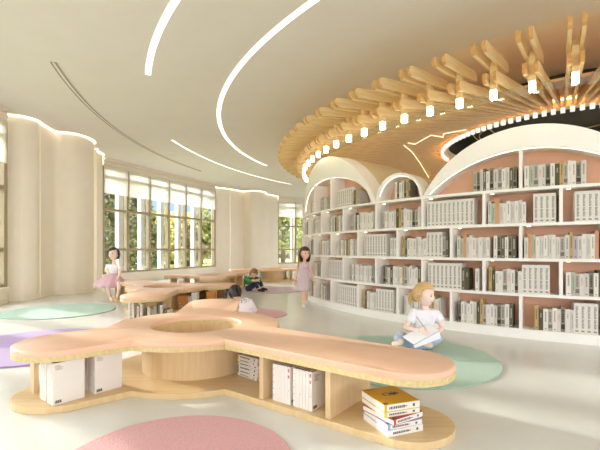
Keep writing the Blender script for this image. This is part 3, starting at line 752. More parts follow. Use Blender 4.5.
# a loose hedge along the end of the lawn
R = random.Random(5); bm = bmesh.new()
for k in range(5200):
    x = R.uniform(-26, 9); y = 52+R.gauss(0, .9); z = abs(R.gauss(0, .9))+.0; c = Vector((x, y, z-.1)); s = .3*R.uniform(.6, 1.3)
    u_ = Vector((R.gauss(0, 1), R.gauss(0, 1), R.gauss(0, .6))).normalized(); v_ = u_.orthogonal().normalized()
    bm.faces.new([bm.verts.new(c+u_*s*a1+v_*s*.6*b1) for a1, b1 in ((-1, 0), (-.2, 1), (1, 0), (-.2, -1))])
me = bpy.data.meshes.new('hedge'); bm.to_mesh(me); bm.free(); me.materials.append(ML['olive']); o = bpy.data.objects.new('hedge', me); COL.objects.link(o)
tag(o, 'loose olive hedge along the far end of the lawn', 'hedge', None, 'stuff')

# ------------------------------------------------------------------ things on the benches
M_box = mat('white_board', 'e9e3d9', .5, .3, 'e5dfd4', (2, 2, 2), 2)
M_edge = mat('tan_edge', 'b98b62', .6, .2, 'ad7f57', (5, 5, 5), 2)
M_ink = mat('ink', '67625a', .6, .2, '5f5a52', (3, 3, 3), 1)
M_red = mat('red_ink', 'd0706a', .6, .2, 'c86862', (3, 3, 3), 1)
def face_quads(bm, rects, axis_o, ux, uz, nrm, mi):
    """flat marks lying on a face: rects (x0,x1,z0,z1) in the face's own axes"""
    for x0, x1, z0, z1 in rects:
        v = [bm.verts.new(axis_o+ux*x+uz*z+nrm*.0006) for x, z in ((x0, z0), (x1, z0), (x1, z1), (x0, z1))]
        bm.faces.new(v).material_index = mi
def textlines(x0, z0, n, wd, hh, gap, seed=0):
    r = random.Random(seed); out = []
    for k in range(n):
        z = z0-k*gap; x = x0; end = x0+wd*r.uniform(.55, 1)
        while x < end:
            w = r.uniform(.004, .010); out.append((x, min(x+w, end), z, z+hh)); x += w+.0025
    return out
def volume(name, loc, rz, th, dp, ht, label, cat, group=None, marks=True, spine_red=False):
    """big white volume: spine faces local -x, front cover faces local -y"""
    o = empty(name, loc, label, cat, group, rz=rz)
    bm = bmesh.new(); X, Y, Z = Vector((1, 0, 0)), Vector((0, 1, 0)), Vector((0, 0, 1))
    box(bm, 0, dp, 0, .006, 0, ht); box(bm, 0, dp, th-.006, th, 0, ht); box(bm, 0, .006, .006, th-.006, 0, ht)
    if marks:
        face_quads(bm, textlines(.014, ht-.02, 5, .055, .0026, .0068, th), Vector((0, 0, 0)), X, Z, -Y, 1)
        face_quads(bm, [(.012+.006*k, .016+.006*k+(.002 if k % 2 else 0), .012, .03) for k in range(7)]+[(.012, .055, .01, .014)], Vector((0, 0, 0)), X, Z, -Y, 1)
    sx = Vector((0, th, 0))
    face_quads(bm, [(th*.45, th*.53, ht*.45, ht*.45+.007), (th*.3, th*.36, ht*.2, ht*.2+.005)], sx, -Y, Z, -X, 1)
    if spine_red: face_quads(bm, [(th*.35, th*.65, ht*.88, ht*.96), (th*.35, th*.65, ht*.70, ht*.78)], sx, -Y, Z, -X, 2)
    else: face_quads(bm, [(th*.8, th*.86, ht*(.62+.05*k), ht*(.645+.05*k)) for k in range(5)], sx, -Y, Z, -X, 2)
    obj('cover', bm, [M_box, M_ink, M_red], o)
    obj('page_block', boxbm(.006, dp-.006, .006, th-.006, .004, ht-.006), M_edge, o)
    return o
def face_dir(p, q): return math.atan2(q[1]-p[1], q[0]-p[0])
Bz = .0455
# left arm: two pairs of thick white volumes, covers towards the camera
th0 = face_dir((-1.664, 2.695), (-1.537, 2.86))
def at_(p, th, a, b): return (p[0]+math.cos(th)*a-math.sin(th)*b, p[1]+math.sin(th)*a+math.cos(th)*b, Bz)
volume('storybook', at_((-1.664, 2.695), th0, 0, 0), th0, .105, .205, .283, 'thick white storybook nearest the tip of the left bench arm', 'book', 'thick white storybooks')
volume('storybook', at_((-1.664, 2.695), th0, -.0, .122), th0, .105, .205, .278, 'thick white storybook half hidden behind the one at the left bench tip', 'book', 'thick white storybooks', False)
volume('storybook', at_((-1.495, 2.915), th0, .0, 0), th0, .105, .205, .283, 'thick white storybook beside the drum side of the left bench arm', 'book', 'thick white storybooks')
volume('storybook', at_((-1.495, 2.915), th0, .0, .118), th0, .085, .205, .275, 'thick white storybook behind the one nearer the bench drum', 'book', 'thick white storybooks', False)
# right arm: two packs of six slim volumes, spines towards the camera
th1 = A(323)
def slim(name, loc, th, label, last):
    t = .0245; o = empty(name, loc, label, 'book', 'slim white volumes under the right bench arm', rz=th); ht, dp = .255, .19
    bm = bmesh.new(); X, Y, Z = Vector((1, 0, 0)), Vector((0, 1, 0)), Vector((0, 0, 1))
    box(bm, 0, .002, 0, dp, 0, ht); box(bm, t-.002, t, 0, dp, 0, ht); box(bm, .002, t-.002, 0, .003, 0, ht)
    face_quads(bm, [(.009, .014, ht*.36, ht*.375)] if last % 3 == 2 else [], Vector((0, 0, 0)), X, Z, -Y, 1)
    if last == 0: face_quads(bm, [(.006, .011, ht*q, ht*q+.006) for q in (.15, .32, .5, .68, .85)], Vector((0, 0, 0)), X, Z, -Y, 1)
    if last == 5:
        face_quads(bm, [(.006, .018, ht*.86, ht*.95), (.006, .018, ht*.70, ht*.78)], Vector((0, 0, 0)), X, Z, -Y, 2)
        face_quads(bm, textlines(.03, ht-.03, 5, .07, .004, .009, 3), Vector((t, 0, 0)), Y, Z, X, 1); face_quads(bm, [(.015, .06, .01, .03)], Vector((t, 0, 0)), Y, Z, X, 1)
    obj('cover', bm, [M_box, M_ink, M_red], o); obj('page_block', boxbm(.002, t-.002, .003, dp-.004, .003, ht-.004), M_edge, o)
for pk, t0 in ((0, 1.135), (1, 1.315)):
    for k in range(6):
        q = arm1(t0+k*.0262, -.245)
        slim('slim_book', (q[0], q[1], Bz), th1, 'slim white volume, %s from left in the %s pack under the right bench arm' % (ORD[k], ['left', 'right'][pk]), k)

# flat stacks
def flatbook(loc, rz, w, d, t, cover, label, group, seed=1, title=True, band=None, art=None):
    """lying book: spine along local -y edge facing -y, width w along x, depth d along y"""
    o = empty('book', loc, label, 'book', group, rz=rz)
    mc = mat('cover_'+cover, cover, .4, .4, cover, (2, 2, 2), 2); ms = [mc, M_ink, mat('band_'+(band or cover), band or cover, .4, .4, band or cover, (2, 2, 2), 2), M_box]
    bm = bmesh.new(); X, Y, Z = Vector((1, 0, 0)), Vector((0, 1, 0)), Vector((0, 0, 1)); O0 = Vector((-w/2, -d/2, 0))
    for z0 in (0, t-.0025): box(bm, -w/2, w/2, -d/2, d/2, z0, z0+.0025, 0)
    box(bm, -w/2, w/2, -d/2, -d/2+.002, .0025, t-.0025, 3)
    r = random.Random(seed)
    if title:
        x = w*.14
        for k in range(9): ww = r.uniform(.006, .011); face_quads(bm, [(x, x+ww, t*.32, t*.68)], O0, X, Z, -Y, 1); x += ww+.003
        face_quads(bm, [(w*.80, w*.86, t*.3, t*.7), (w*.55, w*.64, t*.42, t*.56)], O0, X, Z, -Y, 1)
    face_quads(bm, [(0, w*.08, .001, t-.001)], O0, X, Z, -Y, 2)
    face_quads(bm, [(.006, .035, .006, .03)], O0+Vector((0, 0, t)), X, Y, Z, 1)
    if art:
        for k in range(10):
            a = k*PI*2/10; face_quads(bm, [(w*.55+.05*math.cos(a)-.010, w*.55+.05*math.cos(a)+.010, d*.55+.022*math.sin(a)-.004, d*.55+.022*math.sin(a)+.004)], O0+Vector((0, 0, t)), X, Y, Z, 1)
        face_quads(bm, [(w*.48, w*.74, d*.53, d*.58), (w*.52, w*.7, d*.50, d*.53)], O0+Vector((0, 0, t)), X, Y, Z, 1); face_quads(bm, textlines(w*.05, d*.9, 1, .1, .008, .01, 4), O0+Vector((0, 0, t)), X, Y, Z, 1)
    obj('cover', bm, ms, o)
    obj('page_block', boxbm(-w/2+.003, w/2-.004, -d/2+.002, d/2-.003, .0025, t-.0025), M_page, o)
c0 = (.49, 2.239); thS = math.atan2(.091, .224)
def stc(dx=0, dy=0): return (c0[0]+math.cos(thS)*(.12+dx)-math.sin(thS)*(.135+dy), c0[1]+math.sin(thS)*(.12+dx)+math.cos(thS)*(.135+dy))
z = Bz
for w, d, t, cov, lab, dr, band, art, ti in [
    (.242, .27, .036, 'e6e1da', 'white book at the bottom of the bright stack on the right bench base', 0, 'e6e1da', None, True),
    (.236, .262, .030, '9db4d2', 'blue covered book under the red one in the bright stack', -1, '8ea9cc', None, True),
    (.236, .262, .032, 'b3363f', 'red covered book in the middle of the bright stack', 10, 'c5525a', None, True),
    (.240, .266, .030, 'c5c34e', 'lime edged book just under the yellow one in the bright stack', -2, 'c9c84e', None, True),
    (.240, .266, .042, 'dcaa2c', 'yellow book with black drawing on top of the bright stack', -2, 'd9b93a', True, True)]:
    p = stc(*((.0, .02) if dr == -2 else (.004, 0))); flatbook((p[0], p[1], z), thS+A(dr), w, d, t, cov, lab, 'bright stack of books on the right bench base', hash(cov) % 97 if False else len(lab), ti, band, art); z += t+.0006
z = Bz; q = arm1(.66, .09)
for k, (t, cov, band, lab) in enumerate([(.022, 'e4dfd5', 'e4dfd5', 'white book at the bottom of the small stack beside the bench drum'), (.030, 'd8d0c0', '9ab06a', 'green banded book second from bottom in the stack by the bench drum'), (.034, 'd3cbbb', '86a0c0', 'blue banded book in the middle of the stack by the bench drum'),
    (.028, 'd9d2c4', 'd8b24a', 'yellow banded book second from top in the stack by the bench drum'), (.024, 'e0dbd0', 'e0dbd0', 'plain white wider book in the stack by the bench drum'), (.034, 'd2c9b8', 'd6a93e', 'amber banded book on top of the stack by the bench drum')]):
    flatbook((q[0], q[1], z), th1-A(4)+A((k*37 % 7)-3), .25, .19, t, cov, lab, 'stack of books beside the bench drum', k, True, band); z += t+.0006

# second bench: standing books, patterned boxes, white panel
M_orange = mat('orange_card', 'c98a4c', .6, .2, 'be7e41', (6, 6, 6), 2)
M_brown = mat('brown_card', '7d5636', .6, .2, '724c2e', (6, 6, 6), 2)
M_greyb = mat('grey_board', 'c9c6bc', .6, .2, 'c3bfb4', (3, 3, 3), 2)
u2 = Vector((math.cos(A(276)), math.sin(A(276)))); n2 = Vector((-u2.y, u2.x)); cc2 = Vector(C2)
def arm2(t, s): q = cc2+u2*t+n2*s; return (q.x, q.y)
mk = ['set', 'pg', 'wt', 'bl', 'ws', 'mg', 'gr', 'bl', 'wt', 'ol', 'pl']
lefts = [0.0, .10, .15, .20, .255, .295, .345, .39, .44, .50, .545]
for k, (key, sx) in enumerate(zip(mk, lefts)):
    w = .085 if k == 0 else random.uniform(.036, .046); h = [.275, .20, .23, .16, .18, .15, .2, .25, .21, .16, .14][k]
    p = (tpx(131, 6.03)+sx*1.02, 6.03+.03*sx); o = bpy.data.objects.new('book', BK[key][1]); COL.objects.link(o)
    o.location = (p[0], p[1], Bz); o.scale = (w, .15, h)
    if k < 8: tag(o, '%s standing on the second bench, %s from left in the row' % (BK[key][0], ORD[k]), 'book', 'books standing on the second bench')
    else: tag(o, '%s standing at the right end of the row, %s from left' % (BK[key][0], ORD[k]), 'book', 'books standing on the second bench')
def pbox(loc, w, d, h, label, base, rz=0):
    o = empty('patterned_box', loc, label, 'box', 'patterned boxes on the second bench', rz=rz)
    obj('shell', boxbm(-w/2, w/2, 0, d, 0, h*.62), base, o, bevel=.003); obj('lid', boxbm(-w/2-.003, w/2+.003, -.003, d+.003, h*.62+.0005, h), base, o, bevel=.003)
    bm = bmesh.new(); X, Y, Z = Vector((1, 0, 0)), Vector((0, 1, 0)), Vector((0, 0, 1)); r = random.Random(int(w*1000))
    for k in range(7):
        cx, cz, rr = r.uniform(-w*.3, w*.3), r.uniform(h*.14, h*.52), r.uniform(.012, .024)
        for mi, s, yy in ((0, 1, -.0012), (1, .55, -.0024)):
            bm.faces.new([bm.verts.new((cx+rr*s*math.cos(a*PI/4), yy-.0001*k, cz+rr*s*math.sin(a*PI/4))) for a in range(8)]).material_index = mi
    obj('print', bm, [M_ink, M_box], o)
def b2floor(px, py): q = onz(px, py, .0455); return q
for px, y, wpx, h, base, lab in [(182, 7.0, 9, .25, M_orange, 'orange patterned box under the second bench, leftmost'), (210.5, 7.35, 8, .27, M_orange, 'orange patterned box under the second bench right of the white panel'), (221, 7.55, 8, .27, M_brown, 'brown patterned box at the right end of the second bench')]:
    pbox((tpx(px, y), y, Bz), wpx*y/F_PX, .16, h, lab, base)
y = 7.08; tag(obj('file_box', boxbm(tpx(185.5, y), tpx(190.5, y), y, y+.15, Bz, Bz+.22), M_greyb, bevel=.004), 'plain pale grey box next to the orange box on the second bench', 'box')
y = 7.16; tag(obj('file_box', boxbm(tpx(191.3, y), tpx(196.8, y), y, y+.18, Bz, Bz+.285), M_box, bevel=.004), 'tall plain white box right of the pale grey one on second bench', 'box')
o = empty('crate', (tpx(202, 7.4), 7.4, Bz), 'dark brown open crate between the white box and the patterned boxes', 'crate')
w = 9*7.4/F_PX; bm = bmesh.new(); box(bm, -w/2, w/2, 0, .2, 0, .012); obj('bottom', bm, M_brown, o)
for x in (-w/2, w/2-.012): obj('side', boxbm(x, x+.012, 0, .2, .012, .28), M_brown, o)
obj('back', boxbm(-w/2+.012, w/2-.012, .188, .2, .012, .28), M_brown, o)
for zz in (.09, .18): obj('slat', boxbm(-w/2+.012, w/2-.012, 0, .01, zz, zz+.03), M_brown, o)
for k, (px, y, h, m, lab) in enumerate([(181, 10.35, .26, M_box, 'white box under the left end of the third bench'), (262, 14.0, .26, M_greyb, 'pale box standing on the farthest bench base, left one'), (279, 14.0, .24, M_box, 'white box standing on the farthest bench base, right one'), (216, 10.1, .22, M_greyb, 'pale grey box under the third bench, near the white one')]):
    tag(obj('file_box', boxbm(tpx(px-2.6, y), tpx(px+2.6, y), y, y+.14, Bz, Bz+h), m, bevel=.004), lab, 'box')
# ------------------------------------------------------------------ children
M_skin = mat('skin_light', 'f8dccb', .55, .35, 'f6d6c4', (6, 6, 6), 2)
M_skin2 = mat('skin_warm', 'f0c9ae', .55, .35, 'edc3a7', (6, 6, 6), 2)
M_lip = mat('lips', 'cf7f78', .45, .4, 'c97770', (9, 9, 9), 2)
M_eye = mat('eye_dark', '33261f', .25, .5, '2c201a', (9, 9, 9), 2)
M_teeth = mat('teeth', 'f4f0ea', .35, .5, 'f2ede6', (9, 9, 9), 2)
M_blond = mat('blond_hair', 'dcb880', .45, .4, 'cba268', (4, 4, 30), 3)
M_black = mat('black_hair', '2e2422', .4, .5, '241b1a', (4, 4, 30), 3)
M_brownh = mat('brown_hair', '4f3527', .42, .45, '422b1f', (4, 4, 30), 3)
M_boyh = mat('light_brown_hair', '9c7654', .5, .35, '876243', (4, 4, 30), 3)
def cloth(n, c, c2): return mat(n, c, .85, .15, c2, (30, 30, 30), 1, sheen=.2)
M_tee = cloth('white_cotton', 'f2f0f2', 'ebe9ee'); M_denim = cloth('pale_denim', 'b9c4d4', 'a9b6c9'); M_tulle = transmat('pink_tulle', 'ffe9ee', .3)
M_pinkd = cloth('pale_pink_cotton', 'fbeff2', 'f9eaee'); M_heart = cloth('pink_heart', 'e3aebb', 'dda5b3'); M_green = cloth('green_knit', '4f9a5f', '458b54'); M_navy = cloth('navy_denim', '3b4a5e', '324053')
M_shoe = mat('black_shoe', '2e2d2e', .5, .4, '262526', (9, 9, 9), 2); M_shoew = mat('white_shoe', 'ece2e2', .5, .4, 'e4d6d8', (9, 9, 9), 2)
M_print = cloth('printed_hood', 'f1eaec', 'e6dce0')

def skinmesh(nodes, edges, root, lv=2):
    """skin a skeleton: nodes name -> (pos, radius) ; returns a mesh"""
    names = list(nodes); ix = {n: i for i, n in enumerate(names)}
    me = bpy.data.meshes.new('sk'); me.from_pydata([tuple(nodes[n][0]) for n in names], [(ix[a], ix[b]) for a, b in edges], []); me.update()
    o = bpy.data.objects.new('sk', me); COL.objects.link(o)
    o.modifiers.new('s', 'SKIN')
    for n in names:
        sv = me.skin_vertices[0].data[ix[n]]; r = nodes[n][1]; sv.radius = r if isinstance(r, tuple) else (r, r); sv.use_root = (n == root)
    sb = o.modifiers.new('u', 'SUBSURF'); sb.levels = sb.render_levels = lv
    bpy.context.view_layer.update()
    out = bpy.data.meshes.new_from_object(o.evaluated_get(bpy.context.evaluated_depsgraph_get()))
    bpy.data.objects.remove(o); bpy.data.meshes.remove(me); return out

def addmesh(bm, me, mi=0):
    n = len(bm.faces); bm.from_mesh(me); bm.faces.ensure_lookup_table()
    for f in bm.faces[n:]: f.material_index = mi
    bpy.data.meshes.remove(me)

def basis(f, u):
    f = Vector(f).normalized(); u = Vector(u); u = (u-f*u.dot(f)).normalized(); r = f.cross(u)
    return Matrix(((r.x, f.x, u.x), (r.y, f.y, u.y), (r.z, f.z, u.z)))     # columns right, forward, up

def sphere_pts(bm, fn, nu=28, nv=18, mi=0, keep=None):
    V = {}
    for j in range(nv+1):
        for i in range(nu):
            if j in (0, nv) and i: V[i, j] = V[0, j]; continue
            t = PI*j/nv; a = 2*PI*i/nu; d = Vector((math.sin(t)*math.cos(a), math.sin(t)*math.sin(a), math.cos(t)))
            V[i, j] = (bm.verts.new(fn(d)), d)
    for j in range(nv):
        for i in range(nu):
            q = [V[i, j], V[(i+1) % nu, j], V[(i+1) % nu, j+1], V[i, j+1]]
            c = sum((x[1] for x in q), Vector())/4
            if keep and not keep(c): continue
            vs = []
            for x in q:
                if x[0] not in vs: vs.append(x[0])
            if len(vs) > 2: bm.faces.new(vs).material_index = mi
    bmesh.ops.delete(bm, geom=[v for v in bm.verts if not v.link_faces], context='VERTS')

def head(bm, c, B, hh, smile=False):
    """head of height hh added to the body mesh: face, nose, eyes, mouth, ears"""
    w, dpt_, h = hh*.37, hh*.43, hh*.5
    def shp(d):
        x, y, z = d.x*w, d.y*dpt_, d.z*h
        if d.z < 0: k = 1-.38*(-d.z)**1.6; x *= k; y = y*(1-.22*(-d.z)**1.4)+(.10*hh*(-d.z) if d.y > 0 else .05*hh*(-d.z))
        if d.y > .5: y -= .02*hh*max(0, 1-abs(d.z-.1)*4)*(1 if abs(d.x) > .15 else 0)
        g = math.exp(-((d.x/.11)**2+((d.z+.22)/.13)**2)) if d.y > 0 else 0
        y += g*.075*hh
        g2 = math.exp(-(((abs(d.x)-.42)/.2)**2+((d.z+.35)/.2)**2)) if d.y > 0 else 0
        y += g2*.03*hh
        return c+B @ Vector((x, y, z))
    sphere_pts(bm, shp, 36, 26, 0)
    def blob(p, r, mi, n=10):
        sphere_pts(bm, lambda d: c+B @ Vector((p[0]*hh+d.x*r[0]*hh, p[1]*hh+d.y*r[1]*hh, p[2]*hh+d.z*r[2]*hh)), n, 8, mi)
    for s in (-1, 1):
        blob((s*.150, .378, .0), (.054, .032, .036 if not smile else .028), 2)
        blob((s*.155, .388, .085), (.06, .014, .010), 2)
        blob((s*.365, -.02, -.04), (.03, .055, .09), 0)
    blob((0, .378, -.275), (.115 if smile else .07, .024, .024 if smile else .018), 1)
    if smile: blob((0, .398, -.262), (.09, .010, .013), 3)
    return c

def hand(bm, wrist, d, nrm, size, side, curl=.7):
    """palm, four unequal bent fingers and a thumb; d points to the fingers, nrm out of the palm"""
    d = Vector(d).normalized(); nrm = Vector(nrm); nrm = (nrm-d*nrm.dot(d)).normalized(); t = d.cross(nrm)*side
    pal = wrist+d*size*.38
    addmesh(bm, skinmesh({'a': (wrist, size*.15), 'b': (wrist+d*size*.22, (size*.22, size*.13)), 'c': (pal+d*size*.1, (size*.23, size*.11))}, [('a', 'b'), ('b', 'c')], 'a', 1))
    for k, (off, ln) in enumerate(((-.17, .40), (-.06, .47), (.06, .44), (.17, .34))):
        p0 = pal+t*off*size-d*size*.08; ln *= size
        d1 = (d*math.cos(curl*.5)+nrm*math.sin(curl*.5)); d2 = (d*math.cos(curl*1.3)+nrm*math.sin(curl*1.3)); d3 = (d*math.cos(curl*2)+nrm*math.sin(curl*2))
        p1 = p0+d1*(ln*.42+size*.12); p2 = p1+d2*ln*.33; p3 = p2+d3*ln*.25; r = size*.058
        addmesh(bm, skinmesh({'0': (p0, r*1.1), '1': (p1, r*1.05), '2': (p2, r*.95), '3': (p3, r*.8)}, [('0', '1'), ('1', '2'), ('2', '3')], '0', 1))
    p0 = wrist+d*size*.14-t*size*.12; q = (d*.7-t*.65+nrm*.25).normalized(); p1 = p0+q*size*.24; p2 = p1+(d*.85-t*.2+nrm*.5).normalized()*size*.2
    addmesh(bm, skinmesh({'0': (p0, size*.09), '1': (p1, size*.07), '2': (p2, size*.055)}, [('0', '1'), ('1', '2')], '0', 1))

def lerp(a, b, t): return Vector(a)*(1-t)+Vector(b)*t
def person(base, J, s, label, face, up, hh, skin, hands, smile=False, feet=True):
    """J: joints in room coordinates; s: limb thickness scale (1 = child of 1.1 m)"""
    o = empty('person', base, label, 'person'); b0 = Vector(base); J = {k: Vector(v) for k, v in J.items()}
    hc = J['head']; B = basis(face, up); neck0 = hc-B @ Vector((0, .06*hh, .36*hh))
    N = {'pel': (J['pel'], (.088*s, .07*s)), 'spi': (lerp(J['pel'], J['che'], .5), (.078*s, .06*s)), 'che': (J['che'], (.085*s, .06*s)), 'nb': (J['nb'], .034*s), 'nt': (neck0, .031*s)}
    E_ = [('pel', 'spi'), ('spi', 'che'), ('che', 'nb'), ('nb', 'nt')]
    for q in 'LR':
        N.update({q+'sh': (J[q+'sh'], .036*s), q+'el': (J[q+'el'], .025*s), q+'um': (lerp(J[q+'sh'], J[q+'el'], .5), .030*s), q+'fm': (lerp(J[q+'el'], J[q+'wr'], .4), .025*s), q+'wr': (J[q+'wr'], .0165*s),
                  q+'hi': (J[q+'hi'], .056*s), q+'tm': (lerp(J[q+'hi'], J[q+'kn'], .5), .050*s), q+'kn': (J[q+'kn'], .037*s), q+'cm': (lerp(J[q+'kn'], J[q+'an'], .35), .037*s), q+'an': (J[q+'an'], .023*s)})
        E_ += [('che', q+'sh'), (q+'sh', q+'um'), (q+'um', q+'el'), (q+'el', q+'fm'), (q+'fm', q+'wr'), ('pel', q+'hi'), (q+'hi', q+'tm'), (q+'tm', q+'kn'), (q+'kn', q+'cm'), (q+'cm', q+'an')]
        if feet:
            N[q+'ba'] = (lerp(J[q+'an'], J[q+'to'], .7), (.030*s, .020*s)); N[q+'to'] = (J[q+'to'], (.024*s, .014*s)); E_ += [(q+'an', q+'ba'), (q+'ba', q+'to')]
    bm = bmesh.new(); addmesh(bm, skinmesh(N, E_, 'pel')); head(bm, hc, B, hh, smile)
    for q in 'LR':
        if q in hands: d, nrm, side, curl = hands[q]; hand(bm, J[q+'wr'], d, nrm, .115*s, side, curl)
    bmesh.ops.translate(bm, verts=bm.verts[:], vec=-b0)
    obj('body', bm, [skin, M_lip, M_eye, M_teeth], o, smooth=True)
    def part(name, bm_, m, par=None, **k):
        bmesh.ops.translate(bm_, verts=bm_.verts[:], vec=-b0); k.setdefault('smooth', True); return obj(name, bm_, m, par or o, **k)
    return o, J, N, B, part
def shirt(N, J, s, grow, sleeve, hem=-.3, arms='LR'):
    pe = N['pel'][0]+(N['pel'][0]-N['che'][0])*0.0
    n = {'pel': (lerp(pe, N['che'][0], -hem), (N['pel'][1][0]+grow*1.3, N['pel'][1][1]+grow*1.3)), 'spi': (N['spi'][0], (N['spi'][1][0]+grow*1.2, N['spi'][1][1]+grow*1.2)), 'che': (N['che'][0], (N['che'][1][0]+grow, N['che'][1][1]+grow)), 'nb': (lerp(N['che'][0], N['nb'][0], .78), N['nb'][1]+grow*1.1+.008)}
    e = [('pel', 'spi'), ('spi', 'che'), ('che', 'nb')]
    for q in arms:
        n[q+'sh'] = (J[q+'sh'], .042*s+grow); e.append(('che', q+'sh')); n[q+'um'] = (lerp(J[q+'sh'], J[q+'el'], min(sleeve, 1)*.55), .033*s+grow); e.append((q+'sh', q+'um'))
        if sleeve <= 1: n[q+'se'] = (lerp(J[q+'sh'], J[q+'el'], sleeve), .033*s+grow*1.2); e.append((q+'um', q+'se'))
        else:
            n[q+'se'] = (J[q+'el'], .027*s+grow); n[q+'s2'] = (lerp(J[q+'el'], J[q+'wr'], sleeve-1), .022*s+grow); e += [(q+'um', q+'se'), (q+'se', q+'s2')]
    bm = bmesh.new(); addmesh(bm, skinmesh(n, e, 'che')); return bm
def trousers(N, J, s, grow, leng=1.0):
    n = {'pel': (N['pel'][0], (N['pel'][1][0]+grow, N['pel'][1][1]+grow))}; e = []
    for q in 'LR':
        n.update({q+'hi': (J[q+'hi'], .056*s+grow), q+'tm': (N[q+'tm'][0], .052*s+grow), q+'kn': (J[q+'kn'], .042*s+grow), q+'cm': (lerp(J[q+'kn'], J[q+'an'], .4), .04*s+grow), q+'an': (lerp(J[q+'kn'], J[q+'an'], leng*.93), .031*s+grow)})
        e += [('pel', q+'hi'), (q+'hi', q+'tm'), (q+'tm', q+'kn'), (q+'kn', q+'cm'), (q+'cm', q+'an')]
    bm = bmesh.new(); addmesh(bm, skinmesh(n, e, 'pel')); return bm
def shoe(bm, an, to, s):
    an, to = Vector(an), Vector(to); d = (to-an); addmesh(bm, skinmesh({'h': (an-d*.18-Vector((0, 0, .010*s)), (.031*s, .026*s)), 'm': (lerp(an, to, .45), (.036*s, .027*s)), 't': (to+d*.12, (.031*s, .02*s))}, [('h', 'm'), ('m', 't')], 'm'))
def hairshell(hc, B, hh, keep, thick=1.1, back=0.0):
    bm = bmesh.new(); w, dp, h = hh*.37*thick, hh*.43*thick, hh*.5*thick
    def fn(d):
        z = d.z*h; x, y = d.x*w, d.y*dp
        n = 1+.025*math.sin(d.x*23+d.z*17)*math.cos(d.y*19)
        if d.z < -.1 and back: z *= 1+back; x *= 1+.2*back; y *= 1+.1*back
        return hc+B @ Vector((x*n, (y-.02*hh)*n, z))
    sphere_pts(bm, fn, 40, 28, 0, keep); 
    r = bmesh.ops.solidify(bm, geom=bm.faces[:], thickness=.012*hh/.2); return bm

# --- 1 girl reading on the green rug ------------------------------------------------
y = 4.42; hc = W(424.5, 295, y)
J = dict(pel=W(419, 343, y+.06), che=W(425.5, 319, y+.03), nb=W(426, 308, y+.02), head=hc,
    Lsh=W(414, 314.2, y+.01), Lel=W(404.5, 328.5, y-.04), Lwr=W(420, 330.5, y-.19), Rsh=W(437, 314.2, y+.04), Rel=W(442.5, 328, y-.02), Rwr=W(437.5, 332, y-.14),
    Lhi=W(411, 343, y+.01), Lkn=W(396.5, 336, y-.12), Lan=W(413, 343.5, y-.20), Lto=W(391, 343.5, y-.2), Rhi=W(427, 343, y+.01), Rkn=W(440, 336.5, y-.06), Ran=W(424, 344, y-.17), Rto=W(434, 345.5, y-.2))
J['Lan'] = W(402, 343, y-.20); J['Lto'] = W(391.5, 344, y-.2); J['Lkn'] = W(398, 335.5, y-.08); J['Ran'] = W(424, 344.5, y-.2); J['Rto'] = W(433, 345.3, y-.22)
fc = Vector((.74, -.67, -.03))
p, J, N, B, part = person((1.33, y, .0145), J, 1.16, 'blond girl in white tee reading cross-legged on the green rug', fc, (.05, 0, 1), .245, M_skin, {'L': ((.55, -.6, .1), (.3, .1, -.9), 1, .9), 'R': ((-.3, -.5, -.6), (-.6, .3, .1), -1, .8)}, True)
part('shirt', shirt(N, J, 1.16, .026, .62, .12), M_tee)
part('trousers', trousers(N, J, 1.2, .012, .86), M_denim)
HAIR = part('hair', hairshell(hc, B, .245, lambda c: not (c.y > .22 and c.z < .50) and c.z > -.55-.0 and not (c.y > -.1 and c.z < -.1)), M_blond)
bm = bmesh.new(); b = hc+B @ Vector((.0, -.115, .0)); tube(bm, [b+Vector((.01, 0, .03)), b+B @ Vector((0, -.03, .0)), b+B @ Vector((.01, -.05, -.06)), b+B @ Vector((.012, -.045, -.13))], [.022, .033, .030, .008], 10); part('ponytail', bm, M_blond, HAIR)
# notebook, pencil, pencils on the rug
nb = [W(406.6, 341.5, 4.11), W(434, 328.9, 4.24), W(437.5, 331.2, 4.20), W(413.5, 345.3, 4.08)]
M_nb = mat('notebook_paper', 'f3f3f6', .6, .2, 'eeeef2', (3, 3, 3), 2); M_nbc = mat('notebook_cover', '8f9fbe', .5, .3, '8595b5', (3, 3, 3), 2)
o = empty('notebook', (nb[3].x, nb[3].y, nb[3].z), 'white notebook with blue grey cover on the lap of the reading girl', 'notebook')
def slab(q, dz, t, m, name):
    bm = bmesh.new(); n = (q[1]-q[0]).cross(q[3]-q[0]).normalized(); n = n if n.z > 0 else -n
    lo = [bm.verts.new(v-nb[3]+n*dz) for v in q]; hi = [bm.verts.new(v-nb[3]+n*(dz+t)) for v in q]
    bm.faces.new(lo); bm.faces.new(hi)
    for k in range(4): bm.faces.new((lo[k], lo[(k+1) % 4], hi[(k+1) % 4], hi[k]))
    obj(name, bm, m, o)
far = [nb[0]+Vector((-.0, .0, 0)), nb[1], nb[1]+Vector((.0, .17, -.03)), nb[0]+Vector((.06, .19, .03))]
wide = [nb[0]+Vector((-.02, .10, .02)), nb[1]+Vector((-.02, .10, .03)), nb[2]+Vector((.02, -.005, 0)), nb[3]]
slab(wide, 0, .004, M_nbc, 'cover'); slab([lerp(v, (wide[0]+wide[2])/2, .03) for v in wide], .0045, .010, M_nb, 'pages')
cv = [wide[3], wide[2], wide[2]+Vector((.015, .005, -.075)), wide[3]+Vector((.015, .005, -.03))]
slab(cv, -.002, .003, M_nb, 'back_flap')
def pencil(p, q, m, label):
    o = empty('pencil', p, label, 'pencil'); p, q = Vector(p), Vector(q); d = q-p
    bm = bmesh.new(); tube(bm, [Vector(), d*.82], .0042, 6); obj('barrel', bm, m, o)
    bm = bmesh.new(); tube(bm, [d*.82, d*.99], [.0042, .0008], 6); obj('tip', bm, M_wood, o)
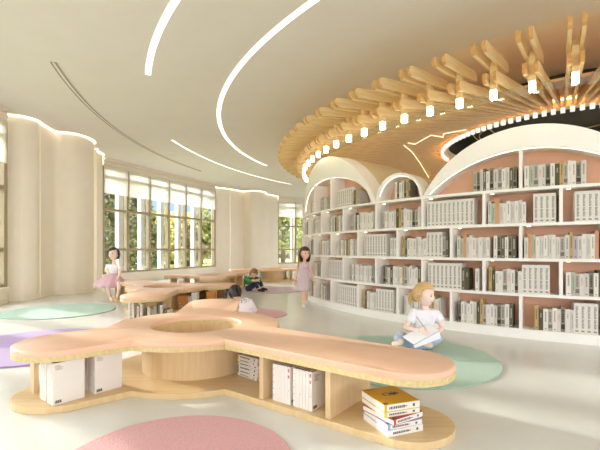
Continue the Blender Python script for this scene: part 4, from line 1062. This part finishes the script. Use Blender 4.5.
pencil(W(416.2, 316.5, 4.20), W(427.8, 331.8, 4.185), mat('red_pencil', 'c99a83', .4, .4, 'c08f78', (3, 3, 3), 2), 'slim reddish pencil held in the writing hand of the girl')
for k, (a, b_, col, lab) in enumerate([((436, 349.4), (447.5, 348.4), 'd8c24a', 'yellow pencil lying on the green rug beside the reading girl'), ((418, 347.2), (429, 348.9), '5d7480', 'dark blue pencil lying on the rug before the reading girl'), ((423, 349.3), (434.5, 349.3), '5f8f6a', 'green pencil lying on the rug near the yellow pencil')]):
    pencil(onz(*a, .0195), onz(*b_, .0195), mat('pencil_'+col, col, .4, .4, col, (3, 3, 3), 2), lab)

# --- 2 girl in a tutu on the second bench ---------------------------------------------
y = 8.62; hc = W(113.6, 254.3, y-.04)
J = dict(pel=W(113.5, 278, y+.02), che=W(113.8, 268.5, y), nb=W(113.8, 263.8, y-.01), head=hc, Lsh=W(107.3, 266, y-.01), Lel=W(108.3, 275.5, y-.1), Lwr=W(111.3, 282.6, y-.26), Rsh=W(120.3, 266.2, y-.01), Rel=W(119.2, 275.8, y-.1), Rwr=W(115.3, 282.6, y-.26),
    Lhi=W(110.5, 279, y-.03), Lkn=W(106.5, 286, y-.36), Lan=W(110.6, 297.8, y-.36), Lto=W(112, 300.3, y-.47), Rhi=W(116.5, 279, y-.03), Rkn=W(119.5, 286, y-.36), Ran=W(117, 298.2, y-.36), Rto=W(116, 300.6, y-.47))
p, J, N, B, part = person((J['pel'].x, y, .42), J, 1.12, 'laughing girl in pink tutu and white top on the second bench', (-.18, -1, .12), (-.12, .1, 1), .26, M_skin, {'L': ((.2, -.5, -.9), (1, .2, 0), -1, .5), 'R': ((-.2, -.5, -.9), (-1, .2, 0), 1, .5)}, True)
part('shirt', shirt(N, J, 1.12, .012, .34, .05), M_tee)
HAIR = part('hair', hairshell(hc, B, .26, lambda c: not (c.y > .15 and c.z < .42-.25*c.x) and c.z > -.62 and not (c.y > .0 and c.z < -.2 and c.x < .0), 1.12, .0), M_black)
def skirt(centre, rings, frill, n=48, seed=1, squash=1.0):
    bm = bmesh.new(); rows = []; r = random.Random(seed); ph = [r.uniform(0, 6) for _ in range(4)]
    for z, rad, dy in rings:
        row = []
        for k in range(n):
            a = 2*PI*k/n; q = rad*(1+frill*(rad/rings[-1][1])**2*(math.sin(9*a+ph[0])*.6+math.sin(14*a+ph[1])*.4)); row.append(bm.verts.new((centre[0]+q*math.cos(a), centre[1]+dy+q*squash*math.sin(a), z+frill*.25*rad*math.sin(11*a+ph[2]))))
        rows.append(row)
    for a, b in zip(rows, rows[1:]):
        for k in range(n): bm.faces.new((a[k], a[(k+1) % n], b[(k+1) % n], b[k]))
    bmesh.ops.solidify(bm, geom=bm.faces[:], thickness=.004); return bm
c = J['pel']; zt = CH-(274.2-Y0)*y/F_PX
TUTU = part('tutu', skirt((c.x, y-.02), [(zt+.02, .078, 0), (zt-.05, .17, -.03), (zt-.12, .26, -.08), (zt-.20, .315, -.11), (zt-.26, .30, -.13)], .07, seed=2, squash=.95), M_tulle)
part('tutu_layer', skirt((c.x, y-.04), [(zt, .08, 0), (zt-.08, .19, -.05), (zt-.16, .235, -.12), (zt-.25, .25, -.17)], .08, seed=5, squash=.9), M_tulle, TUTU)

# --- 3 boy crouching on the pale rug ---------------------------------------------------
y = 10.5; hc = W(253.8, 273.6, y-.08)
J = dict(pel=W(247, 287.6, y+.02), che=W(247.3, 278.5, y-.01), nb=W(249.4, 276, y-.04), head=hc, Lsh=W(245.6, 277.8, y-.1), Lel=W(249.5, 281.8, y-.28), Lwr=W(256, 281, y-.33), Rsh=W(252.5, 276.8, y+.06), Rel=W(260.5, 279.4, y-.08), Rwr=W(257.5, 279.8, y-.25),
    Lhi=W(248, 288.5, y-.08), Lkn=W(255.2, 281.9, y-.26), Lan=W(258.6, 289.6, y-.30), Lto=W(264.2, 291.1, y-.36), Rhi=W(250.5, 287.5, y+.06), Rkn=W(260.3, 281.4, y-.08), Ran=W(262.2, 288.0, y-.12), Rto=W(267, 289.6, y-.18))
p, J, N, B, part = person((J['pel'].x, y, .0145), J, 1.08, 'boy in green top crouching with folded arms on pale lilac rug', (.45, -.85, -.30), (.18, -.2, 1), .235, M_skin2, {'L': ((1, .1, .1), (0, .4, -1), -1, .6), 'R': ((-.8, -.5, 0), (0, .2, -1), 1, .6)}, False)
part('sweater', shirt(N, J, 1.08, .012, 1.55, .1), M_green)
part('trousers', trousers(N, J, 1.08, .012, .95), M_navy)
bm = bmesh.new(); shoe(bm, J['Lan'], J['Lto'], 1.25); part('shoe', bm, M_shoe); bm = bmesh.new(); shoe(bm, J['Ran'], J['Rto'], 1.25); part('shoe', bm, M_shoe)
HAIR = part('hair', hairshell(hc, B, .235, lambda c: not (c.y > .30 and c.z < .38) and c.z > -.45 and not (c.y > .0 and c.z < -.2), 1.12), M_boyh)

# --- 4 girl seen from behind, beside the bench ------------------------------------------
y = 6.35; hc = W(235.6, 292.6, y)
J = dict(pel=W(245, 314.5, y-.02), che=W(244.5, 304.5, y), nb=W(240.5, 299.5, y), head=hc, Lsh=W(239.5, 303.5, y-.02), Lel=W(240.5, 311.5, y+.05), Lwr=W(241, 313, y+.14), Rsh=W(250.5, 302.3, y-.02), Rel=W(255, 310.5, y+.04), Rwr=W(252, 314, y+.15),
    Lhi=W(241.5, 316, y+.02), Lkn=W(238.6, 310.8, y+.30), Lan=W(241, 315.6, y+.40), Lto=W(240, 315.8, y+.5), Rhi=W(248.5, 316, y+.02), Rkn=W(252, 310.5, y+.26), Ran=W(250, 315.6, y+.38), Rto=W(251, 315.8, y+.48))
def toz(v, z): v = Vector(v); v.z = z; return v
for k in ('pel', 'Lhi', 'Rhi'): J[k].z = .085
for k in ('Lan', 'Ran'): J[k].z = .045
for k in ('Lto', 'Rto'): J[k].z = .030
p, J, N, B, part = person((J['pel'].x, y, .0145), J, 1.0, 'dark haired girl in pink hooded top seen from behind the nearest bench', (.45, .85, -.15), (-.28, 0, 1), .215, M_skin2, {'L': ((.2, 1, -.1), (0, 0, -1), 1, .6), 'R': ((-.2, 1, -.1), (0, 0, -1), -1, .6)})
part('jacket', shirt(N, J, 1.0, .016, 1.7, .05), M_pinkd)
bm = bmesh.new(); hb = lerp(J['nb'], J['che'], .25)+Vector((.05, -.055, .012))
sphere_pts(bm, lambda d: hb+Vector((d.x*.085+d.z*.03, d.y*.036, d.z*.05-abs(d.x)*.02)), 20, 12); HOOD = part('hood', bm, M_print)
bm = bmesh.new(); r = random.Random(3)
for k in range(14):
    d = Vector((r.uniform(-.75, .75), -1, r.uniform(-.6, .7))).normalized(); c = hb+Vector((d.x*.086+d.z*.03, d.y*.0375, d.z*.051-abs(d.x)*.02)); q = r.uniform(.004, .008)
    sphere_pts(bm, lambda e: c+e*q, 8, 6)
part('hood_print', bm, M_navy, HOOD)
part('trousers', trousers(N, J, 1.0, .010), M_pinkd)
HAIR = part('hair', hairshell(hc, B, .215, lambda c: not (c.y > .35 and c.z < .45) and c.z > -.6 and not (c.y > .1 and c.z < -.1), 1.12), M_black)
for s in (-1, 1):
    bm = bmesh.new(); b = hc+B @ Vector((s*.085, -.06, .055)); tube(bm, [b-B @ Vector((s*.02, 0, 0)), b+B @ Vector((s*.03, -.01, .01)), b+B @ Vector((s*.05, -.015, -.05)), b+B @ Vector((s*.045, -.01, -.125))], [.013, .024, .026, .006], 8); part('pigtail', bm, M_black, HAIR)

# --- 5 girl walking beside the bookcase ---------------------------------------------------
y = 7.55; hc = W(305.0, 253.6, y)
J = dict(pel=W(303.5, 279.5, y), che=W(304.3, 267, y), nb=W(304.6, 261.8, y), head=hc, Lsh=W(299.3, 264.5, y), Lel=W(296.2, 273.5, y+.03), Lwr=W(294.2, 280.6, y-.05), Rsh=W(309.5, 264.5, y), Rel=W(311.6, 273.5, y+.03), Rwr=W(314, 280.4, y-.04),
    Lhi=W(301.3, 282, y), Lkn=W(303, 294.0, y-.04), Lan=W(303.8, 304.3, y+.0), Lto=W(304, 307.2, y-.12), Rhi=W(306, 282, y), Rkn=W(306.4, 293.2, y+.02), Ran=W(306.2, 300.2, y+.2), Rto=W(305.8, 303.9, y+.12))
p, J, N, B, part = person((J['pel'].x, y, 0), J, .98, 'girl in pale pink heart dress walking beside the bookcase', (.42, -.9, -.02), (0, 0, 1), .225, M_skin2, {'L': ((-.1, -.25, -1), (.8, .3, 0), -1, .5), 'R': ((.35, -.3, -.9), (-.8, .3, 0), 1, .5)})
n = 40; rows = []; bm = bmesh.new()
zc = lambda py: CH-(py-Y0)*y/F_PX
for py, cx, rx, ry in ((262.6, 304.6, .050, .045), (264.2, 304.5, .098, .062), (268, 304.3, .102, .078), (274, 303.8, .105, .085), (282, 303.4, .118, .10), (288, 303.1, .130, .115), (290.8, 303, .134, .12)):
    c = W(cx, py, y); rows.append([bm.verts.new((c.x+rx*math.cos(2*PI*k/n)*(1+(.03*math.sin(7*2*PI*k/n) if py > 280 else 0)), c.y+ry*math.sin(2*PI*k/n), c.z)) for k in range(n)])
for a, b in zip(rows, rows[1:]):
    for k in range(n): bm.faces.new((a[k], a[(k+1) % n], b[(k+1) % n], b[k]))
bmesh.ops.solidify(bm, geom=bm.faces[:], thickness=.004); DRESS = part('dress', bm, M_pinkd)
bm = bmesh.new(); hcx = W(305.4, 268.3, y-.088); hp = []
for k in range(24):
    t = 2*PI*k/24; hp.append((16*math.sin(t)**3/16*.042, (13*math.cos(t)-5*math.cos(2*t)-2*math.cos(3*t)-math.cos(4*t))/16*.042))
for dy in (-.004, .004): pass
fr = [bm.verts.new((hcx.x+x, hcx.y-.002+.9*x*x/.1*.25, hcx.z+z)) for x, z in hp]; bk_ = [bm.verts.new((hcx.x+x, hcx.y+.006+.9*x*x/.1*.25, hcx.z+z)) for x, z in hp]
bm.faces.new(fr); bm.faces.new(bk_[::-1])
for k in range(24): bm.faces.new((fr[k], fr[(k+1) % 24], bk_[(k+1) % 24], bk_[k]))
part('heart_patch', bm, M_heart, DRESS, smooth=False)
bm = bmesh.new(); shoe(bm, J['Lan'], J['Lto'], .92); part('shoe', bm, M_shoew); bm = bmesh.new(); shoe(bm, J['Ran'], J['Rto'], .92); part('shoe', bm, M_shoew)
HAIR = part('hair', hairshell(hc, B, .225, lambda c: not (c.y > .20 and c.z < .45) and c.z > -.80 and not (c.y > .05 and c.z < -.3 and abs(c.x) < .6), 1.13, .55), M_brownh)
bm = bmesh.new(); tube(bm, [hc+B @ Vector((.225*.40*math.cos(t), -.01+.035*math.sin(t), .225*.575*math.sin(t))) for t in [PI*k/14 for k in range(15)]], .007, 6); part('headband', bm, M_heart, HAIR)
